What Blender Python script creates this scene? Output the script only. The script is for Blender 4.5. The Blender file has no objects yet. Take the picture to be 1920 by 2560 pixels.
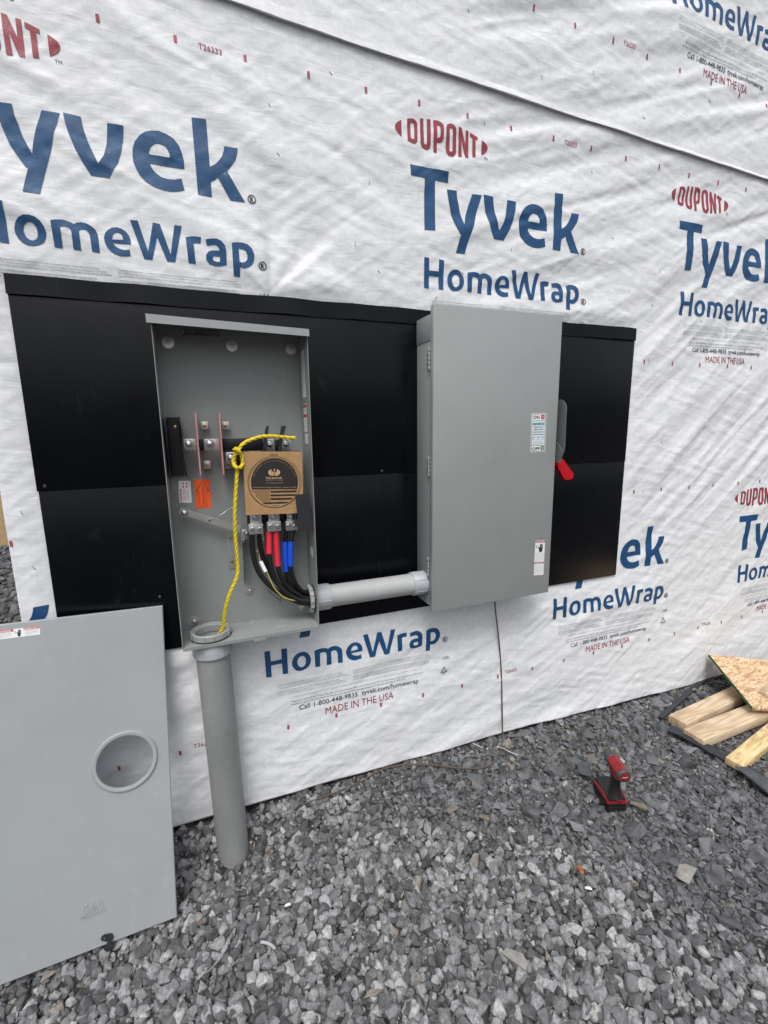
import bpy, bmesh, math, random
import numpy as np
from mathutils import Vector, Matrix, geometry
random.seed(7); rng = np.random.default_rng(11)
SC = bpy.context.scene; COL = SC.collection

# ------------------------------------------------------------------ camera
CAM = np.array([0.0, -1.73, 1.49]); FPX = 1157.08
RM = np.array([[0.930896, 0.35703, 0.07721], [-0.365039, 0.916991, 0.160854], [-0.013371, -0.177923, 0.983954]])
cd = bpy.data.cameras.new('camera'); cam = bpy.data.objects.new('camera', cd); COL.objects.link(cam)
cd.sensor_fit = 'VERTICAL'; cd.sensor_height = 36.0; cd.lens = 36.0 * FPX / 2560.0
cd.clip_start = 0.02; cd.clip_end = 2000.0
mw = Matrix.Identity(4)
for i in range(3):
    mw[i][0] = RM[i, 0]; mw[i][1] = RM[i, 2]; mw[i][2] = -RM[i, 1]; mw[i][3] = CAM[i]
cam.matrix_world = mw
SC.camera = cam

# ------------------------------------------------------------------ world, sun, exposure
SUN_EL, SUN_AZ = math.radians(58), math.radians(205)      # azimuth clockwise from +Y
wd = bpy.data.worlds.new('World'); SC.world = wd; wd.use_nodes = True
wn = wd.node_tree; bgn = wn.nodes['Background']
sky = wn.nodes.new('ShaderNodeTexSky'); sky.sky_type = 'NISHITA'; sky.sun_disc = False
sky.sun_elevation = SUN_EL; sky.sun_rotation = SUN_AZ; sky.dust_density = 3.0; sky.air_density = 1.0
hs = wn.nodes.new('ShaderNodeHueSaturation'); hs.inputs['Saturation'].default_value = 0.30
wn.links.new(sky.outputs[0], hs.inputs['Color'])
# overcast: the cloud deck is brighter overhead than near the horizon
wtc = wn.nodes.new('ShaderNodeTexCoord'); wsx = wn.nodes.new('ShaderNodeSeparateXYZ'); wn.links.new(wtc.outputs['Generated'], wsx.inputs[0])
wmr = wn.nodes.new('ShaderNodeMapRange'); wmr.inputs[1].default_value = 0.0; wmr.inputs[2].default_value = .85; wmr.inputs[3].default_value = .50; wmr.inputs[4].default_value = 1.95
wn.links.new(wsx.outputs['Z'], wmr.inputs[0]); wmx = wn.nodes.new('ShaderNodeVectorMath'); wmx.operation = 'SCALE'
wn.links.new(hs.outputs[0], wmx.inputs[0]); wn.links.new(wmr.outputs[0], wmx.inputs['Scale']); wn.links.new(wmx.outputs[0], bgn.inputs[0])
bgn.inputs[1].default_value = 0.15
sl = bpy.data.lights.new('sun', 'SUN'); sl.energy = 1.25; sl.angle = math.radians(22); sl.color = (1.0, 0.97, 0.93)
so = bpy.data.objects.new('sun', sl); COL.objects.link(so)
sdir = Vector((math.sin(SUN_AZ) * math.cos(SUN_EL), math.cos(SUN_AZ) * math.cos(SUN_EL), math.sin(SUN_EL)))
so.rotation_euler = sdir.to_track_quat('Z', 'Y').to_euler(); so.location = (0, -6, 8)
SC.view_settings.view_transform = 'Standard'; SC.view_settings.look = 'None'
SC.view_settings.exposure = -0.08; SC.view_settings.gamma = 1.0

# ------------------------------------------------------------------ measuring helpers (photo pixel + known depth -> metres)
def ray(px, py):
    return RM @ np.array([(px - 960) / FPX, 1, (1280 - py) / FPX])
def W(px, py, y=0.0):
    d = ray(px, py); t = (y - CAM[1]) / d[1]
    return Vector((CAM[0] + d[0] * t, y, CAM[2] + d[2] * t))
def G(px, py, z=0.0):
    d = ray(px, py); t = (z - CAM[2]) / d[2]
    return Vector((CAM[0] + d[0] * t, CAM[1] + d[1] * t, z))
def R1(x, y, yy): return W(340 + .3014 * x, 760 + .3014 * y, yy)      # three enlargements of the box interior
def R2(x, y, yy): return W(400 + .2532 * x, 1020 + .2532 * y, yy)
def R3(x, y, yy): return W(400 + .2532 * x, 1260 + .2532 * y, yy)

# ------------------------------------------------------------------ noise
def _hash(ix, iy, s):
    n = (ix * 374761393 + iy * 668265263 + s * 1274126177) & 0xffffffff
    n = ((n ^ (n >> 13)) * 1274126177) & 0xffffffff
    return ((n ^ (n >> 16)) & 0xffff) / 65535.0
def vnoise(x, y, s=0):
    x = np.asarray(x, float); y = np.asarray(y, float)
    ix = np.floor(x).astype(np.int64); iy = np.floor(y).astype(np.int64)
    fx = x - ix; fy = y - iy
    fx = fx * fx * fx * (fx * (fx * 6 - 15) + 10); fy = fy * fy * fy * (fy * (fy * 6 - 15) + 10)
    a = _hash(ix, iy, s); b = _hash(ix + 1, iy, s); c = _hash(ix, iy + 1, s); d = _hash(ix + 1, iy + 1, s)
    return (a + (b - a) * fx) * (1 - fy) + (c + (d - c) * fx) * fy - .5
def sstep(a, b, v):
    t = np.clip((np.asarray(v, float) - a) / (b - a), 0, 1); return t * t * (3 - 2 * t)

# ------------------------------------------------------------------ mesh helpers
def new_bm(): return bmesh.new()
def fbox(bm, x0, x1, y0, y1, z0, z1, bev=0.0, mi=0, mat=None):
    vs = [bm.verts.new((x, y, z)) for x in (x0, x1) for y in (y0, y1) for z in (z0, z1)]
    idx = [(0, 1, 3, 2), (4, 6, 7, 5), (0, 4, 5, 1), (2, 3, 7, 6), (0, 2, 6, 4), (1, 5, 7, 3)]
    fs = [bm.faces.new([vs[i] for i in f]) for f in idx]
    for f in fs: f.material_index = mi
    if bev > 0:
        es = list({e for f in fs for e in f.edges})
        r = bmesh.ops.bevel(bm, geom=es, offset=bev, segments=2, affect='EDGES', profile=.5)
        for f in r['faces']: f.material_index = mi
        vs = list({v for f in r['faces'] for v in f.verts} | {v for v in vs if v.is_valid})
    if mat is not None:
        for v in vs: v.co = mat @ v.co
    return vs
def tube(bm, pts, r, seg=10, mi=0, cap=True, smooth=True):
    P = [Vector(p) for p in pts]; n = len(P)
    rr = r if hasattr(r, '__len__') else [r] * n
    T = [(P[min(i + 1, n - 1)] - P[max(i - 1, 0)]).normalized() for i in range(n)]
    up = Vector((0, 0, 1)) if abs(T[0].z) < .9 else Vector((1, 0, 0))
    N = (up - T[0] * up.dot(T[0])).normalized(); rings = []
    for i in range(n):
        N = (N - T[i] * N.dot(T[i])).normalized(); B = T[i].cross(N)
        rings.append([bm.verts.new(P[i] + (N * math.cos(a) + B * math.sin(a)) * rr[i]) for a in [2 * math.pi * k / seg for k in range(seg)]])
    for i in range(n - 1):
        for k in range(seg):
            f = bm.faces.new((rings[i][k], rings[i][(k + 1) % seg], rings[i + 1][(k + 1) % seg], rings[i + 1][k]))
            f.smooth = smooth; f.material_index = mi
    if cap:
        a = bm.faces.new(rings[0][::-1]); b = bm.faces.new(rings[-1]); a.material_index = b.material_index = mi
def lathe(bm, prof, origin, axis, seg=32, mi=0, smooth=True):
    """prof: (radius, distance along axis) pairs, closed profile when first == last"""
    O = Vector(origin); A = Vector(axis).normalized()
    U = A.orthogonal().normalized(); Vv = A.cross(U); rings = []
    for (r, h) in prof:
        if r < 1e-6: rings.append([bm.verts.new(O + A * h)])
        else: rings.append([bm.verts.new(O + A * h + (U * math.cos(t) + Vv * math.sin(t)) * r) for t in [2 * math.pi * k / seg for k in range(seg)]])
    for i in range(len(rings) - 1):
        a, b = rings[i], rings[i + 1]
        for k in range(seg):
            k2 = (k + 1) % seg
            vs = [a[k % len(a)], a[k2 % len(a)], b[k2 % len(b)], b[k % len(b)]]
            u = []
            for v in vs:
                if v not in u: u.append(v)
            if len(u) > 2:
                try:
                    f = bm.faces.new(u); f.smooth = smooth; f.material_index = mi
                except ValueError: pass
def prism(bm, poly, thick, mi=0, bev=0.0):
    """poly: list of 3-D points in order, thick: extrusion vector"""
    a = [bm.verts.new(p) for p in poly]; t = Vector(thick)
    b = [bm.verts.new(Vector(p) + t) for p in poly]
    fs = [bm.faces.new(a[::-1]), bm.faces.new(b)]
    for i in range(len(a)):
        j = (i + 1) % len(a); fs.append(bm.faces.new((a[i], a[j], b[j], b[i])))
    for f in fs: f.material_index = mi
    if bev > 0:
        r = bmesh.ops.bevel(bm, geom=list({e for f in fs for e in f.edges}), offset=bev, segments=2, affect='EDGES')
        for f in r['faces']: f.material_index = mi
def flat_poly(bm, loops, place, mi=0):
    """filled outline (first loop) with holes; place(u, v) -> point"""
    vl = [[Vector((p[0], p[1], 0)) for p in l] for l in loops]
    tris = geometry.tessellate_polygon(vl)
    vs = [bm.verts.new(place(p[0], p[1])) for l in loops for p in l]
    for t in tris:
        try:
            f = bm.faces.new([vs[i] for i in t]); f.material_index = mi
        except ValueError: pass
    return vs
_TXT = {}
def text_tris(s, bold=0.0):
    key = (s, bold)
    if key not in _TXT:
        c = bpy.data.curves.new('t', 'FONT'); c.body = s; c.size = 1.0; c.offset = bold; c.resolution_u = 2; c.fill_mode = 'FRONT'
        o = bpy.data.objects.new('t', c); COL.objects.link(o)
        dg = bpy.context.evaluated_depsgraph_get(); m = o.evaluated_get(dg).to_mesh()
        v = [(p.co.x, p.co.y) for p in m.vertices]; f = [tuple(q.vertices) for q in m.polygons]
        o.evaluated_get(dg).to_mesh_clear()
        bpy.data.objects.remove(o); bpy.data.curves.remove(c)
        _TXT[key] = (v, f)
    return _TXT[key]
def text(bm, s, x, z, cap, place, width=None, bold=0.0, align='l', mi=0):
    """cap: capital height; width: fit to this width; place(u, v) -> point"""
    v, f = text_tris(s, bold)
    if not v: return
    x0 = min(p[0] for p in v); x1 = max(p[0] for p in v)
    sc = cap / 0.73; sx = sc if width is None else width / (x1 - x0)
    off = {'l': -x0, 'c': -(x0 + x1) / 2, 'r': -x1}[align]
    vs = [bm.verts.new(place(x + (p[0] + off) * sx, z + p[1] * sc)) for p in v]
    for q in f:
        try:
            g = bm.faces.new([vs[i] for i in q]); g.material_index = mi
        except ValueError: pass
def split_long(bm, L):
    for _ in range(9):
        es = [e for e in bm.edges if e.calc_length() > L]
        if not es: break
        bmesh.ops.subdivide_edges(bm, edges=es, cuts=1, use_grid_fill=False)
        bmesh.ops.triangulate(bm, faces=[f for f in bm.faces if len(f.verts) > 3])

# ------------------------------------------------------------------ things and parts
LOC = {}
def thing(name, label, cat, loc, group=None):
    o = bpy.data.objects.new(name, None); COL.objects.link(o); o.location = loc; o.empty_display_size = .05
    o['label'] = label; o['category'] = cat
    if group: o['group'] = group
    LOC[o] = Vector(loc); return o
def obj(name, bm, mats, parent=None, label=None, cat=None, loc=None, kind=None, group=None, recalc=True, sharp=True):
    if recalc: bmesh.ops.recalc_face_normals(bm, faces=bm.faces[:])
    if parent is not None: L = LOC[parent]
    elif loc is not None: L = Vector(loc)
    else: L = Vector((0, 0, 0))
    if L.length > 0: bmesh.ops.translate(bm, verts=bm.verts[:], vec=-L)
    me = bpy.data.meshes.new(name); bm.to_mesh(me); bm.free()
    if sharp: me.set_sharp_from_angle(angle=math.radians(38))
    for m in (mats if isinstance(mats, (list, tuple)) else [mats]): me.materials.append(m)
    o = bpy.data.objects.new(name, me); COL.objects.link(o)
    if parent is not None: o.parent = parent
    else: o.location = L
    LOC[o] = L
    if label: o['label'] = label
    if cat: o['category'] = cat
    if kind: o['kind'] = kind
    if group: o['group'] = group
    return o
def dup(root, delta, label=None):
    """copy of a thing with its parts and sub-parts, moved by delta"""
    r = root.copy(); COL.objects.link(r); r.location = Vector(root.location) + Vector(delta)
    if label: r['label'] = label
    for ch in root.children:
        c = ch.copy(); COL.objects.link(c); c.parent = r
        for g in ch.children:
            d = g.copy(); COL.objects.link(d); d.parent = c
    return r
def part_copy(src, name, parent, delta):
    o = src.copy(); COL.objects.link(o); o.parent = parent; o.location = Vector(src.location) + Vector(delta); o.name = name
    return o

# ------------------------------------------------------------------ materials
def nd(nt, t, **kw):
    n = nt.nodes.new(t)
    for k, v in kw.items(): setattr(n, k, v)
    return n
def mat(name, col, rough=.5, metal=0.0, var=0.0, vscale=8.0, bump=0.0, bscale=200.0, rvar=0.0, spec=.5, col2=None, coat=0.0, stretch=None, scuff=None, smudge=0.0):
    m = bpy.data.materials.new(name); m.use_nodes = True; nt = m.node_tree; b = nt.nodes['Principled BSDF']
    b.inputs['Base Color'].default_value = (*col, 1); b.inputs['Roughness'].default_value = rough
    b.inputs['Metallic'].default_value = metal; b.inputs['Specular IOR Level'].default_value = spec
    b.inputs['Coat Weight'].default_value = coat
    tc = nd(nt, 'ShaderNodeTexCoord'); src = tc.outputs['Object']
    if stretch:
        mp = nd(nt, 'ShaderNodeMapping'); mp.inputs['Scale'].default_value = stretch; nt.links.new(src, mp.inputs[0]); src = mp.outputs[0]
    if var > 0 or col2:
        n = nd(nt, 'ShaderNodeTexNoise'); n.inputs['Scale'].default_value = vscale; n.inputs['Detail'].default_value = 6; n.inputs['Roughness'].default_value = .65
        nt.links.new(src, n.inputs['Vector'])
        r = nd(nt, 'ShaderNodeValToRGB'); r.color_ramp.elements[0].position = .32; r.color_ramp.elements[1].position = .70
        c2 = col2 if col2 else tuple(min(1, c * (1 + var)) for c in col)
        c1 = col if col2 else tuple(c * (1 - var) for c in col)
        r.color_ramp.elements[0].color = (*c1, 1); r.color_ramp.elements[1].color = (*c2, 1)
        nt.links.new(n.outputs['Fac'], r.inputs[0]); nt.links.new(r.outputs[0], b.inputs['Base Color'])
        if rvar > 0:
            mr = nd(nt, 'ShaderNodeMapRange'); mr.inputs[1].default_value = .3; mr.inputs[2].default_value = .7
            mr.inputs[3].default_value = max(0, rough - rvar); mr.inputs[4].default_value = min(1, rough + rvar)
            nt.links.new(n.outputs['Fac'], mr.inputs[0]); nt.links.new(mr.outputs[0], b.inputs['Roughness'])
    def lay(fac, colour):
        if b.inputs['Base Color'].is_linked: prev = b.inputs['Base Color'].links[0].from_socket
        else:
            g = nd(nt, 'ShaderNodeRGB'); g.outputs[0].default_value = (*col, 1); prev = g.outputs[0]
        mx = nd(nt, 'ShaderNodeMixRGB'); mx.inputs[2].default_value = (*colour, 1); nt.links.new(fac, mx.inputs[0]); nt.links.new(prev, mx.inputs[1]); nt.links.new(mx.outputs[0], b.inputs['Base Color'])
    def band(scale, sc3, lo, hi, top, det=6, dist=0.0):
        mp = nd(nt, 'ShaderNodeMapping'); mp.inputs['Scale'].default_value = sc3; nt.links.new(tc.outputs['Object'], mp.inputs[0])
        n = nd(nt, 'ShaderNodeTexNoise'); n.inputs['Scale'].default_value = scale; n.inputs['Detail'].default_value = det; n.inputs['Roughness'].default_value = .7; n.inputs['Distortion'].default_value = dist; nt.links.new(mp.outputs[0], n.inputs['Vector'])
        mr = nd(nt, 'ShaderNodeMapRange'); mr.inputs[1].default_value = lo; mr.inputs[2].default_value = hi; mr.inputs[3].default_value = 0; mr.inputs[4].default_value = top; nt.links.new(n.outputs['Fac'], mr.inputs[0]); return mr.outputs[0]
    if scuff:                                                     # dry pale rubs and short scratches
        lay(band(16, (1, 1, .5), .60, .72, scuff[1], 8, .5), scuff[0]); lay(band(60, (1, 1, .12), .66, .74, scuff[1] * .9, 3), scuff[0])
    if smudge > 0:                                                # hand marks and settled dust
        lay(band(5, (1, 1, .7), .52, .75, smudge, 8, .8), tuple(c * .62 for c in col)); lay(band(90, (1, 1, 1), .68, .76, smudge * 1.2, 2), tuple(min(1, c * 1.5) for c in col))
    if bump > 0:
        n2 = nd(nt, 'ShaderNodeTexNoise'); n2.inputs['Scale'].default_value = bscale; n2.inputs['Detail'].default_value = 3
        nt.links.new(src, n2.inputs['Vector'])
        bp = nd(nt, 'ShaderNodeBump'); bp.inputs['Strength'].default_value = bump; bp.inputs['Distance'].default_value = .002
        nt.links.new(n2.outputs['Fac'], bp.inputs['Height']); nt.links.new(bp.outputs[0], b.inputs['Normal'])
    return m

def wrap_mat():
    m = bpy.data.materials.new('spunbond_wrap'); m.use_nodes = True; nt = m.node_tree; b = nt.nodes['Principled BSDF']
    tc = nd(nt, 'ShaderNodeTexCoord'); b.inputs['Roughness'].default_value = .55; b.inputs['Specular IOR Level'].default_value = .35
    a = nd(nt, 'ShaderNodeTexNoise'); a.inputs['Scale'].default_value = 38; a.inputs['Detail'].default_value = 8; a.inputs['Roughness'].default_value = .72; a.inputs['Distortion'].default_value = .6
    nt.links.new(tc.outputs['Object'], a.inputs['Vector'])
    r = nd(nt, 'ShaderNodeValToRGB'); r.color_ramp.elements[0].position = .3; r.color_ramp.elements[1].position = .68
    r.color_ramp.elements[0].color = (.66, .675, .695, 1); r.color_ramp.elements[1].color = (.81, .82, .83, 1)
    nt.links.new(a.outputs['Fac'], r.inputs[0])
    # faint grime
    g = nd(nt, 'ShaderNodeTexNoise'); g.inputs['Scale'].default_value = 2.3; g.inputs['Detail'].default_value = 9; g.inputs['Roughness'].default_value = .7
    nt.links.new(tc.outputs['Object'], g.inputs['Vector'])
    mr = nd(nt, 'ShaderNodeMapRange'); mr.inputs[1].default_value = .55; mr.inputs[2].default_value = .8; mr.inputs[3].default_value = 0; mr.inputs[4].default_value = .5
    nt.links.new(g.outputs['Fac'], mr.inputs[0])
    mx = nd(nt, 'ShaderNodeMixRGB'); mx.inputs[2].default_value = (.60, .60, .58, 1)
    nt.links.new(mr.outputs[0], mx.inputs[0]); nt.links.new(r.outputs[0], mx.inputs[1]); nt.links.new(mx.outputs[0], b.inputs['Base Color'])
    f = nd(nt, 'ShaderNodeTexNoise'); f.inputs['Scale'].default_value = 150; f.inputs['Detail'].default_value = 4
    nt.links.new(tc.outputs['Object'], f.inputs['Vector'])
    mp = nd(nt, 'ShaderNodeMapping'); mp.inputs['Rotation'].default_value = (0, .5, 0); mp.inputs['Scale'].default_value = (7, 7, 26)
    nt.links.new(tc.outputs['Object'], mp.inputs[0])
    f2 = nd(nt, 'ShaderNodeTexNoise'); f2.inputs['Scale'].default_value = 1.0; f2.inputs['Detail'].default_value = 4; f2.inputs['Distortion'].default_value = .8
    nt.links.new(mp.outputs[0], f2.inputs['Vector'])
    b1 = nd(nt, 'ShaderNodeBump'); b1.inputs['Strength'].default_value = .25; b1.inputs['Distance'].default_value = .0012
    nt.links.new(f.outputs['Fac'], b1.inputs['Height'])
    b2 = nd(nt, 'ShaderNodeBump'); b2.inputs['Strength'].default_value = .45; b2.inputs['Distance'].default_value = .006
    nt.links.new(f2.outputs['Fac'], b2.inputs['Height']); nt.links.new(b1.outputs[0], b2.inputs['Normal']); nt.links.new(b2.outputs[0], b.inputs['Normal'])
    return m
M = {}
M['wrap'] = wrap_mat()
M['ink_blue'] = mat('blue_ink', (.008, .068, .180), .5, var=.16, vscale=25, bump=.25, bscale=150)
M['ink_red'] = mat('red_ink', (.29, .035, .055), .5, var=.15, vscale=30, bump=.25, bscale=150)
M['ink_mark'] = mat('faint_red_ink', (.34, .075, .095), .5, var=.2, vscale=60)
M['ink_dark'] = mat('dark_ink', (.035, .045, .075), .6)
M['ink_small'] = mat('small_print_ink', (.13, .145, .18), .6)
M['steel_grey'] = mat('grey_enamel', (.285, .305, .30), .36, var=.05, vscale=2.2, bump=.10, bscale=700, rvar=.10, smudge=.13)
M['steel_grey_cool'] = mat('cool_grey_enamel', (.315, .336, .338), .38, var=.05, vscale=2.2, bump=.10, bscale=700, rvar=.10, smudge=.13, scuff=((.50, .52, .52), .16))
M['steel_inner'] = mat('inner_enamel', (.255, .272, .265), .34, var=.06, vscale=5.0, bump=.10, bscale=700, rvar=.10, smudge=.25)
M['black_panel'] = mat('black_coated_sheet', (.0018, .0024, .0040), .24, var=.25, vscale=3.0, bump=.10, bscale=4, rvar=.08, spec=.22, scuff=((.035, .037, .042), .22))
M['pvc'] = mat('grey_pvc', (.37, .38, .38), .42, var=.07, vscale=9.0, bump=.12, bscale=90, rvar=.08, scuff=((.55, .55, .54), .4), smudge=.2)
M['pvc_dusty'] = mat('dusty_grey_pvc', (.205, .212, .208), .5, var=.2, vscale=7.0, bump=.15, bscale=90, rvar=.1, col2=(.285, .292, .292), stretch=(1, 1, .35), scuff=((.40, .41, .40), .55), smudge=.3)
M['pvc_light'] = mat('bluish_pvc_fitting', (.37, .392, .415), .38, var=.06, vscale=12, bump=.05, bscale=120, smudge=.15)
M['nut'] = mat('locknut_plastic', (.30, .315, .30), .42, var=.05, vscale=20)
M['zinc'] = mat('zinc_plate', (.62, .62, .60), .34, metal=.85, var=.12, vscale=30, rvar=.1)
M['alu'] = mat('tinned_bar', (.66, .66, .64), .34, metal=.85, var=.06, vscale=18, rvar=.06)
M['bolt'] = mat('bright_bolt', (.60, .63, .63), .22, metal=1.0, var=.1, vscale=80)
M['brass'] = mat('brass_screw', (.62, .42, .14), .32, metal=1.0)
M['shaded_grey'] = mat('shaded_grey_enamel', (.13, .14, .138), .4, var=.1, vscale=12)  # box grey darkened: shade on handle guard and lever put into the colour
M['dark_steel'] = mat('dark_steel', (.055, .058, .065), .38, metal=.6, var=.2, vscale=40)
M['black_ins'] = mat('black_insulation', (.008, .009, .014), .32, var=.2, vscale=20)
M['black_rubber'] = mat('black_cable_jacket', (.008, .008, .009), .40, bump=.1, bscale=150)
M['dark_flap'] = mat('dark_grey_plastic', (.020, .0215, .025), .5, var=.1, vscale=15)
M['pink'] = mat('pink_fibre_board', (.50, .24, .22), .5, var=.14, vscale=40)
M['tape_red'] = mat('red_tape', (.70, .028, .055), .32, var=.12, vscale=60, bump=.3, bscale=70)
M['tape_blue'] = mat('blue_tape', (.012, .085, .60), .32, var=.12, vscale=60, bump=.3, bscale=70)
M['rope'] = mat('yellow_poly_rope', (.72, .56, .012), .45, var=.15, vscale=120)
M['card'] = mat('brown_cardboard', (.40, .235, .105), .75, var=.14, vscale=30, bump=.2, bscale=60, stretch=(1, 1, 3.5))
M['card_black'] = mat('printed_black', (.016, .014, .013), .6, var=.3, vscale=60)
M['card_cream'] = mat('printed_cream', (.52, .36, .20), .7)
M['white_label'] = mat('white_label', (.78, .79, .79), .35)
M['label_text'] = mat('label_black', (.02, .02, .022), .5)
M['label_grey_text'] = mat('label_grey_print', (.20, .21, .23), .5)
M['label_red'] = mat('label_red', (.50, .022, .045), .4)
M['label_teal'] = mat('label_teal', (.0, .22, .24), .4)
M['label_pale'] = mat('label_pale_blue', (.62, .70, .73), .4)
M['label_green'] = mat('label_green', (.008, .14, .075), .4)
M['orange'] = mat('fluorescent_orange_label', (.95, .115, .018), .5)
M['red_plastic'] = mat('red_dipped_plastic', (.52, .006, .012), .28, var=.12, vscale=60, bump=.25, bscale=120)
M['tool_red'] = mat('tool_red_plastic', (.23, .015, .018), .36, var=.3, vscale=45, bump=.15, bscale=200, rvar=.1, scuff=((.03, .02, .02), .7))
M['tool_black'] = mat('tool_black_rubber', (.011, .011, .012), .5, var=.35, vscale=35, bump=.3, bscale=300)
M['tool_grey'] = mat('tool_grey_boot', (.055, .058, .06), .5, var=.2, vscale=50)
M['wire'] = mat('brown_ground_wire', (.085, .06, .04), .45)
M['dark_strip'] = mat('dark_rubber_strip', (.022, .026, .032), .55, var=.25, vscale=20, bump=.2, bscale=120)
M['white_bit'] = mat('white_plastic', (.72, .73, .72), .4)
M['pale_film'] = mat('crinkled_clear_film', (.34, .355, .36), .2, var=.2, vscale=60)
M['rust'] = mat('orange_brown_chip', (.30, .085, .03), .6, var=.3, vscale=90)
M['straw'] = mat('dry_straw_grass', (.30, .195, .085), .9, col2=(.15, .10, .045), vscale=14)

def wood_mat(name, c1, c2, sc, rings=6.0):
    m = bpy.data.materials.new(name); m.use_nodes = True; nt = m.node_tree; b = nt.nodes['Principled BSDF']; b.inputs['Roughness'].default_value = .65
    tc = nd(nt, 'ShaderNodeTexCoord'); mp = nd(nt, 'ShaderNodeMapping'); mp.inputs['Scale'].default_value = sc
    nt.links.new(tc.outputs['Object'], mp.inputs[0])
    n = nd(nt, 'ShaderNodeTexNoise'); n.inputs['Scale'].default_value = 2.0; n.inputs['Detail'].default_value = 3; n.inputs['Distortion'].default_value = .5
    nt.links.new(mp.outputs[0], n.inputs['Vector'])
    mu = nd(nt, 'ShaderNodeMath', operation='MULTIPLY'); mu.inputs[1].default_value = rings; nt.links.new(n.outputs['Fac'], mu.inputs[0])
    fr = nd(nt, 'ShaderNodeMath', operation='PINGPONG'); fr.inputs[1].default_value = .5; nt.links.new(mu.outputs[0], fr.inputs[0])
    r = nd(nt, 'ShaderNodeValToRGB'); r.color_ramp.elements[0].position = .0; r.color_ramp.elements[1].position = .42
    r.color_ramp.elements[0].color = (*c2, 1); r.color_ramp.elements[1].color = (*c1, 1)
    nt.links.new(fr.outputs[0], r.inputs[0])
    n2 = nd(nt, 'ShaderNodeTexNoise'); n2.inputs['Scale'].default_value = 9; n2.inputs['Detail'].default_value = 6; nt.links.new(tc.outputs['Object'], n2.inputs['Vector'])
    mx = nd(nt, 'ShaderNodeMixRGB', blend_type='MULTIPLY'); mx.inputs[0].default_value = .5
    r2 = nd(nt, 'ShaderNodeValToRGB'); r2.color_ramp.elements[0].position = .3; r2.color_ramp.elements[0].color = (.55, .5, .45, 1); r2.color_ramp.elements[1].position = .6
    nt.links.new(n2.outputs['Fac'], r2.inputs[0]); nt.links.new(r.outputs[0], mx.inputs[1]); nt.links.new(r2.outputs[0], mx.inputs[2]); nt.links.new(mx.outputs[0], b.inputs['Base Color'])
    return m
M['wood'] = wood_mat('pine_board', (.62, .49, .345), (.45, .32, .20), (1.2, 9, 9))
M['wood_pale'] = wood_mat('pale_splintered_board', (.72, .56, .31), (.50, .33, .14), (2.0, 14, 14), 5)
def osb_mat():
    m = bpy.data.materials.new('strand_board'); m.use_nodes = True; nt = m.node_tree; b = nt.nodes['Principled BSDF']; b.inputs['Roughness'].default_value = .7
    tc = nd(nt, 'ShaderNodeTexCoord'); prev = None
    for k, (ang, sc) in enumerate(((.4, (22, 120, 5)), (1.5, (24, 130, 5)), (2.4, (20, 110, 5)))):
        mp = nd(nt, 'ShaderNodeMapping'); mp.inputs['Rotation'].default_value = (0, 0, ang); mp.inputs['Scale'].default_value = sc
        nz = nd(nt, 'ShaderNodeTexNoise'); nz.inputs['Scale'].default_value = 9; nt.links.new(tc.outputs['Object'], nz.inputs['Vector'])
        ad = nd(nt, 'ShaderNodeMixRGB', blend_type='ADD'); ad.inputs[0].default_value = .05
        nt.links.new(tc.outputs['Object'], ad.inputs[1]); nt.links.new(nz.outputs['Color'], ad.inputs[2]); nt.links.new(ad.outputs[0], mp.inputs[0])
        v = nd(nt, 'ShaderNodeTexVoronoi'); v.inputs['Scale'].default_value = 1.0; nt.links.new(mp.outputs[0], v.inputs['Vector'])
        r = nd(nt, 'ShaderNodeValToRGB'); cr = r.color_ramp
        cr.elements[0].color = (.34, .19, .10, 1); cr.elements[1].color = (.72, .54, .36, 1)
        e = cr.elements.new(.5); e.color = (.56, .37, .21, 1)
        sp = nd(nt, 'ShaderNodeSeparateColor'); nt.links.new(v.outputs['Color'], sp.inputs[0]); nt.links.new(sp.outputs[k % 3], r.inputs[0])
        if prev is None: prev = r.outputs[0]
        else:
            n3 = nd(nt, 'ShaderNodeTexNoise'); n3.inputs['Scale'].default_value = 22 + 9 * k; nt.links.new(tc.outputs['Object'], n3.inputs['Vector'])
            st = nd(nt, 'ShaderNodeMath', operation='GREATER_THAN'); st.inputs[1].default_value = .5; nt.links.new(n3.outputs['Fac'], st.inputs[0])
            mx = nd(nt, 'ShaderNodeMixRGB'); nt.links.new(st.outputs[0], mx.inputs[0]); nt.links.new(prev, mx.inputs[1]); nt.links.new(r.outputs[0], mx.inputs[2]); prev = mx.outputs[0]
    nt.links.new(prev, b.inputs['Base Color'])
    return m
M['osb'] = osb_mat(); M['osb_edge'] = mat('green_painted_edge', (.008, .085, .025), .6, var=.3, vscale=60)

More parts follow.
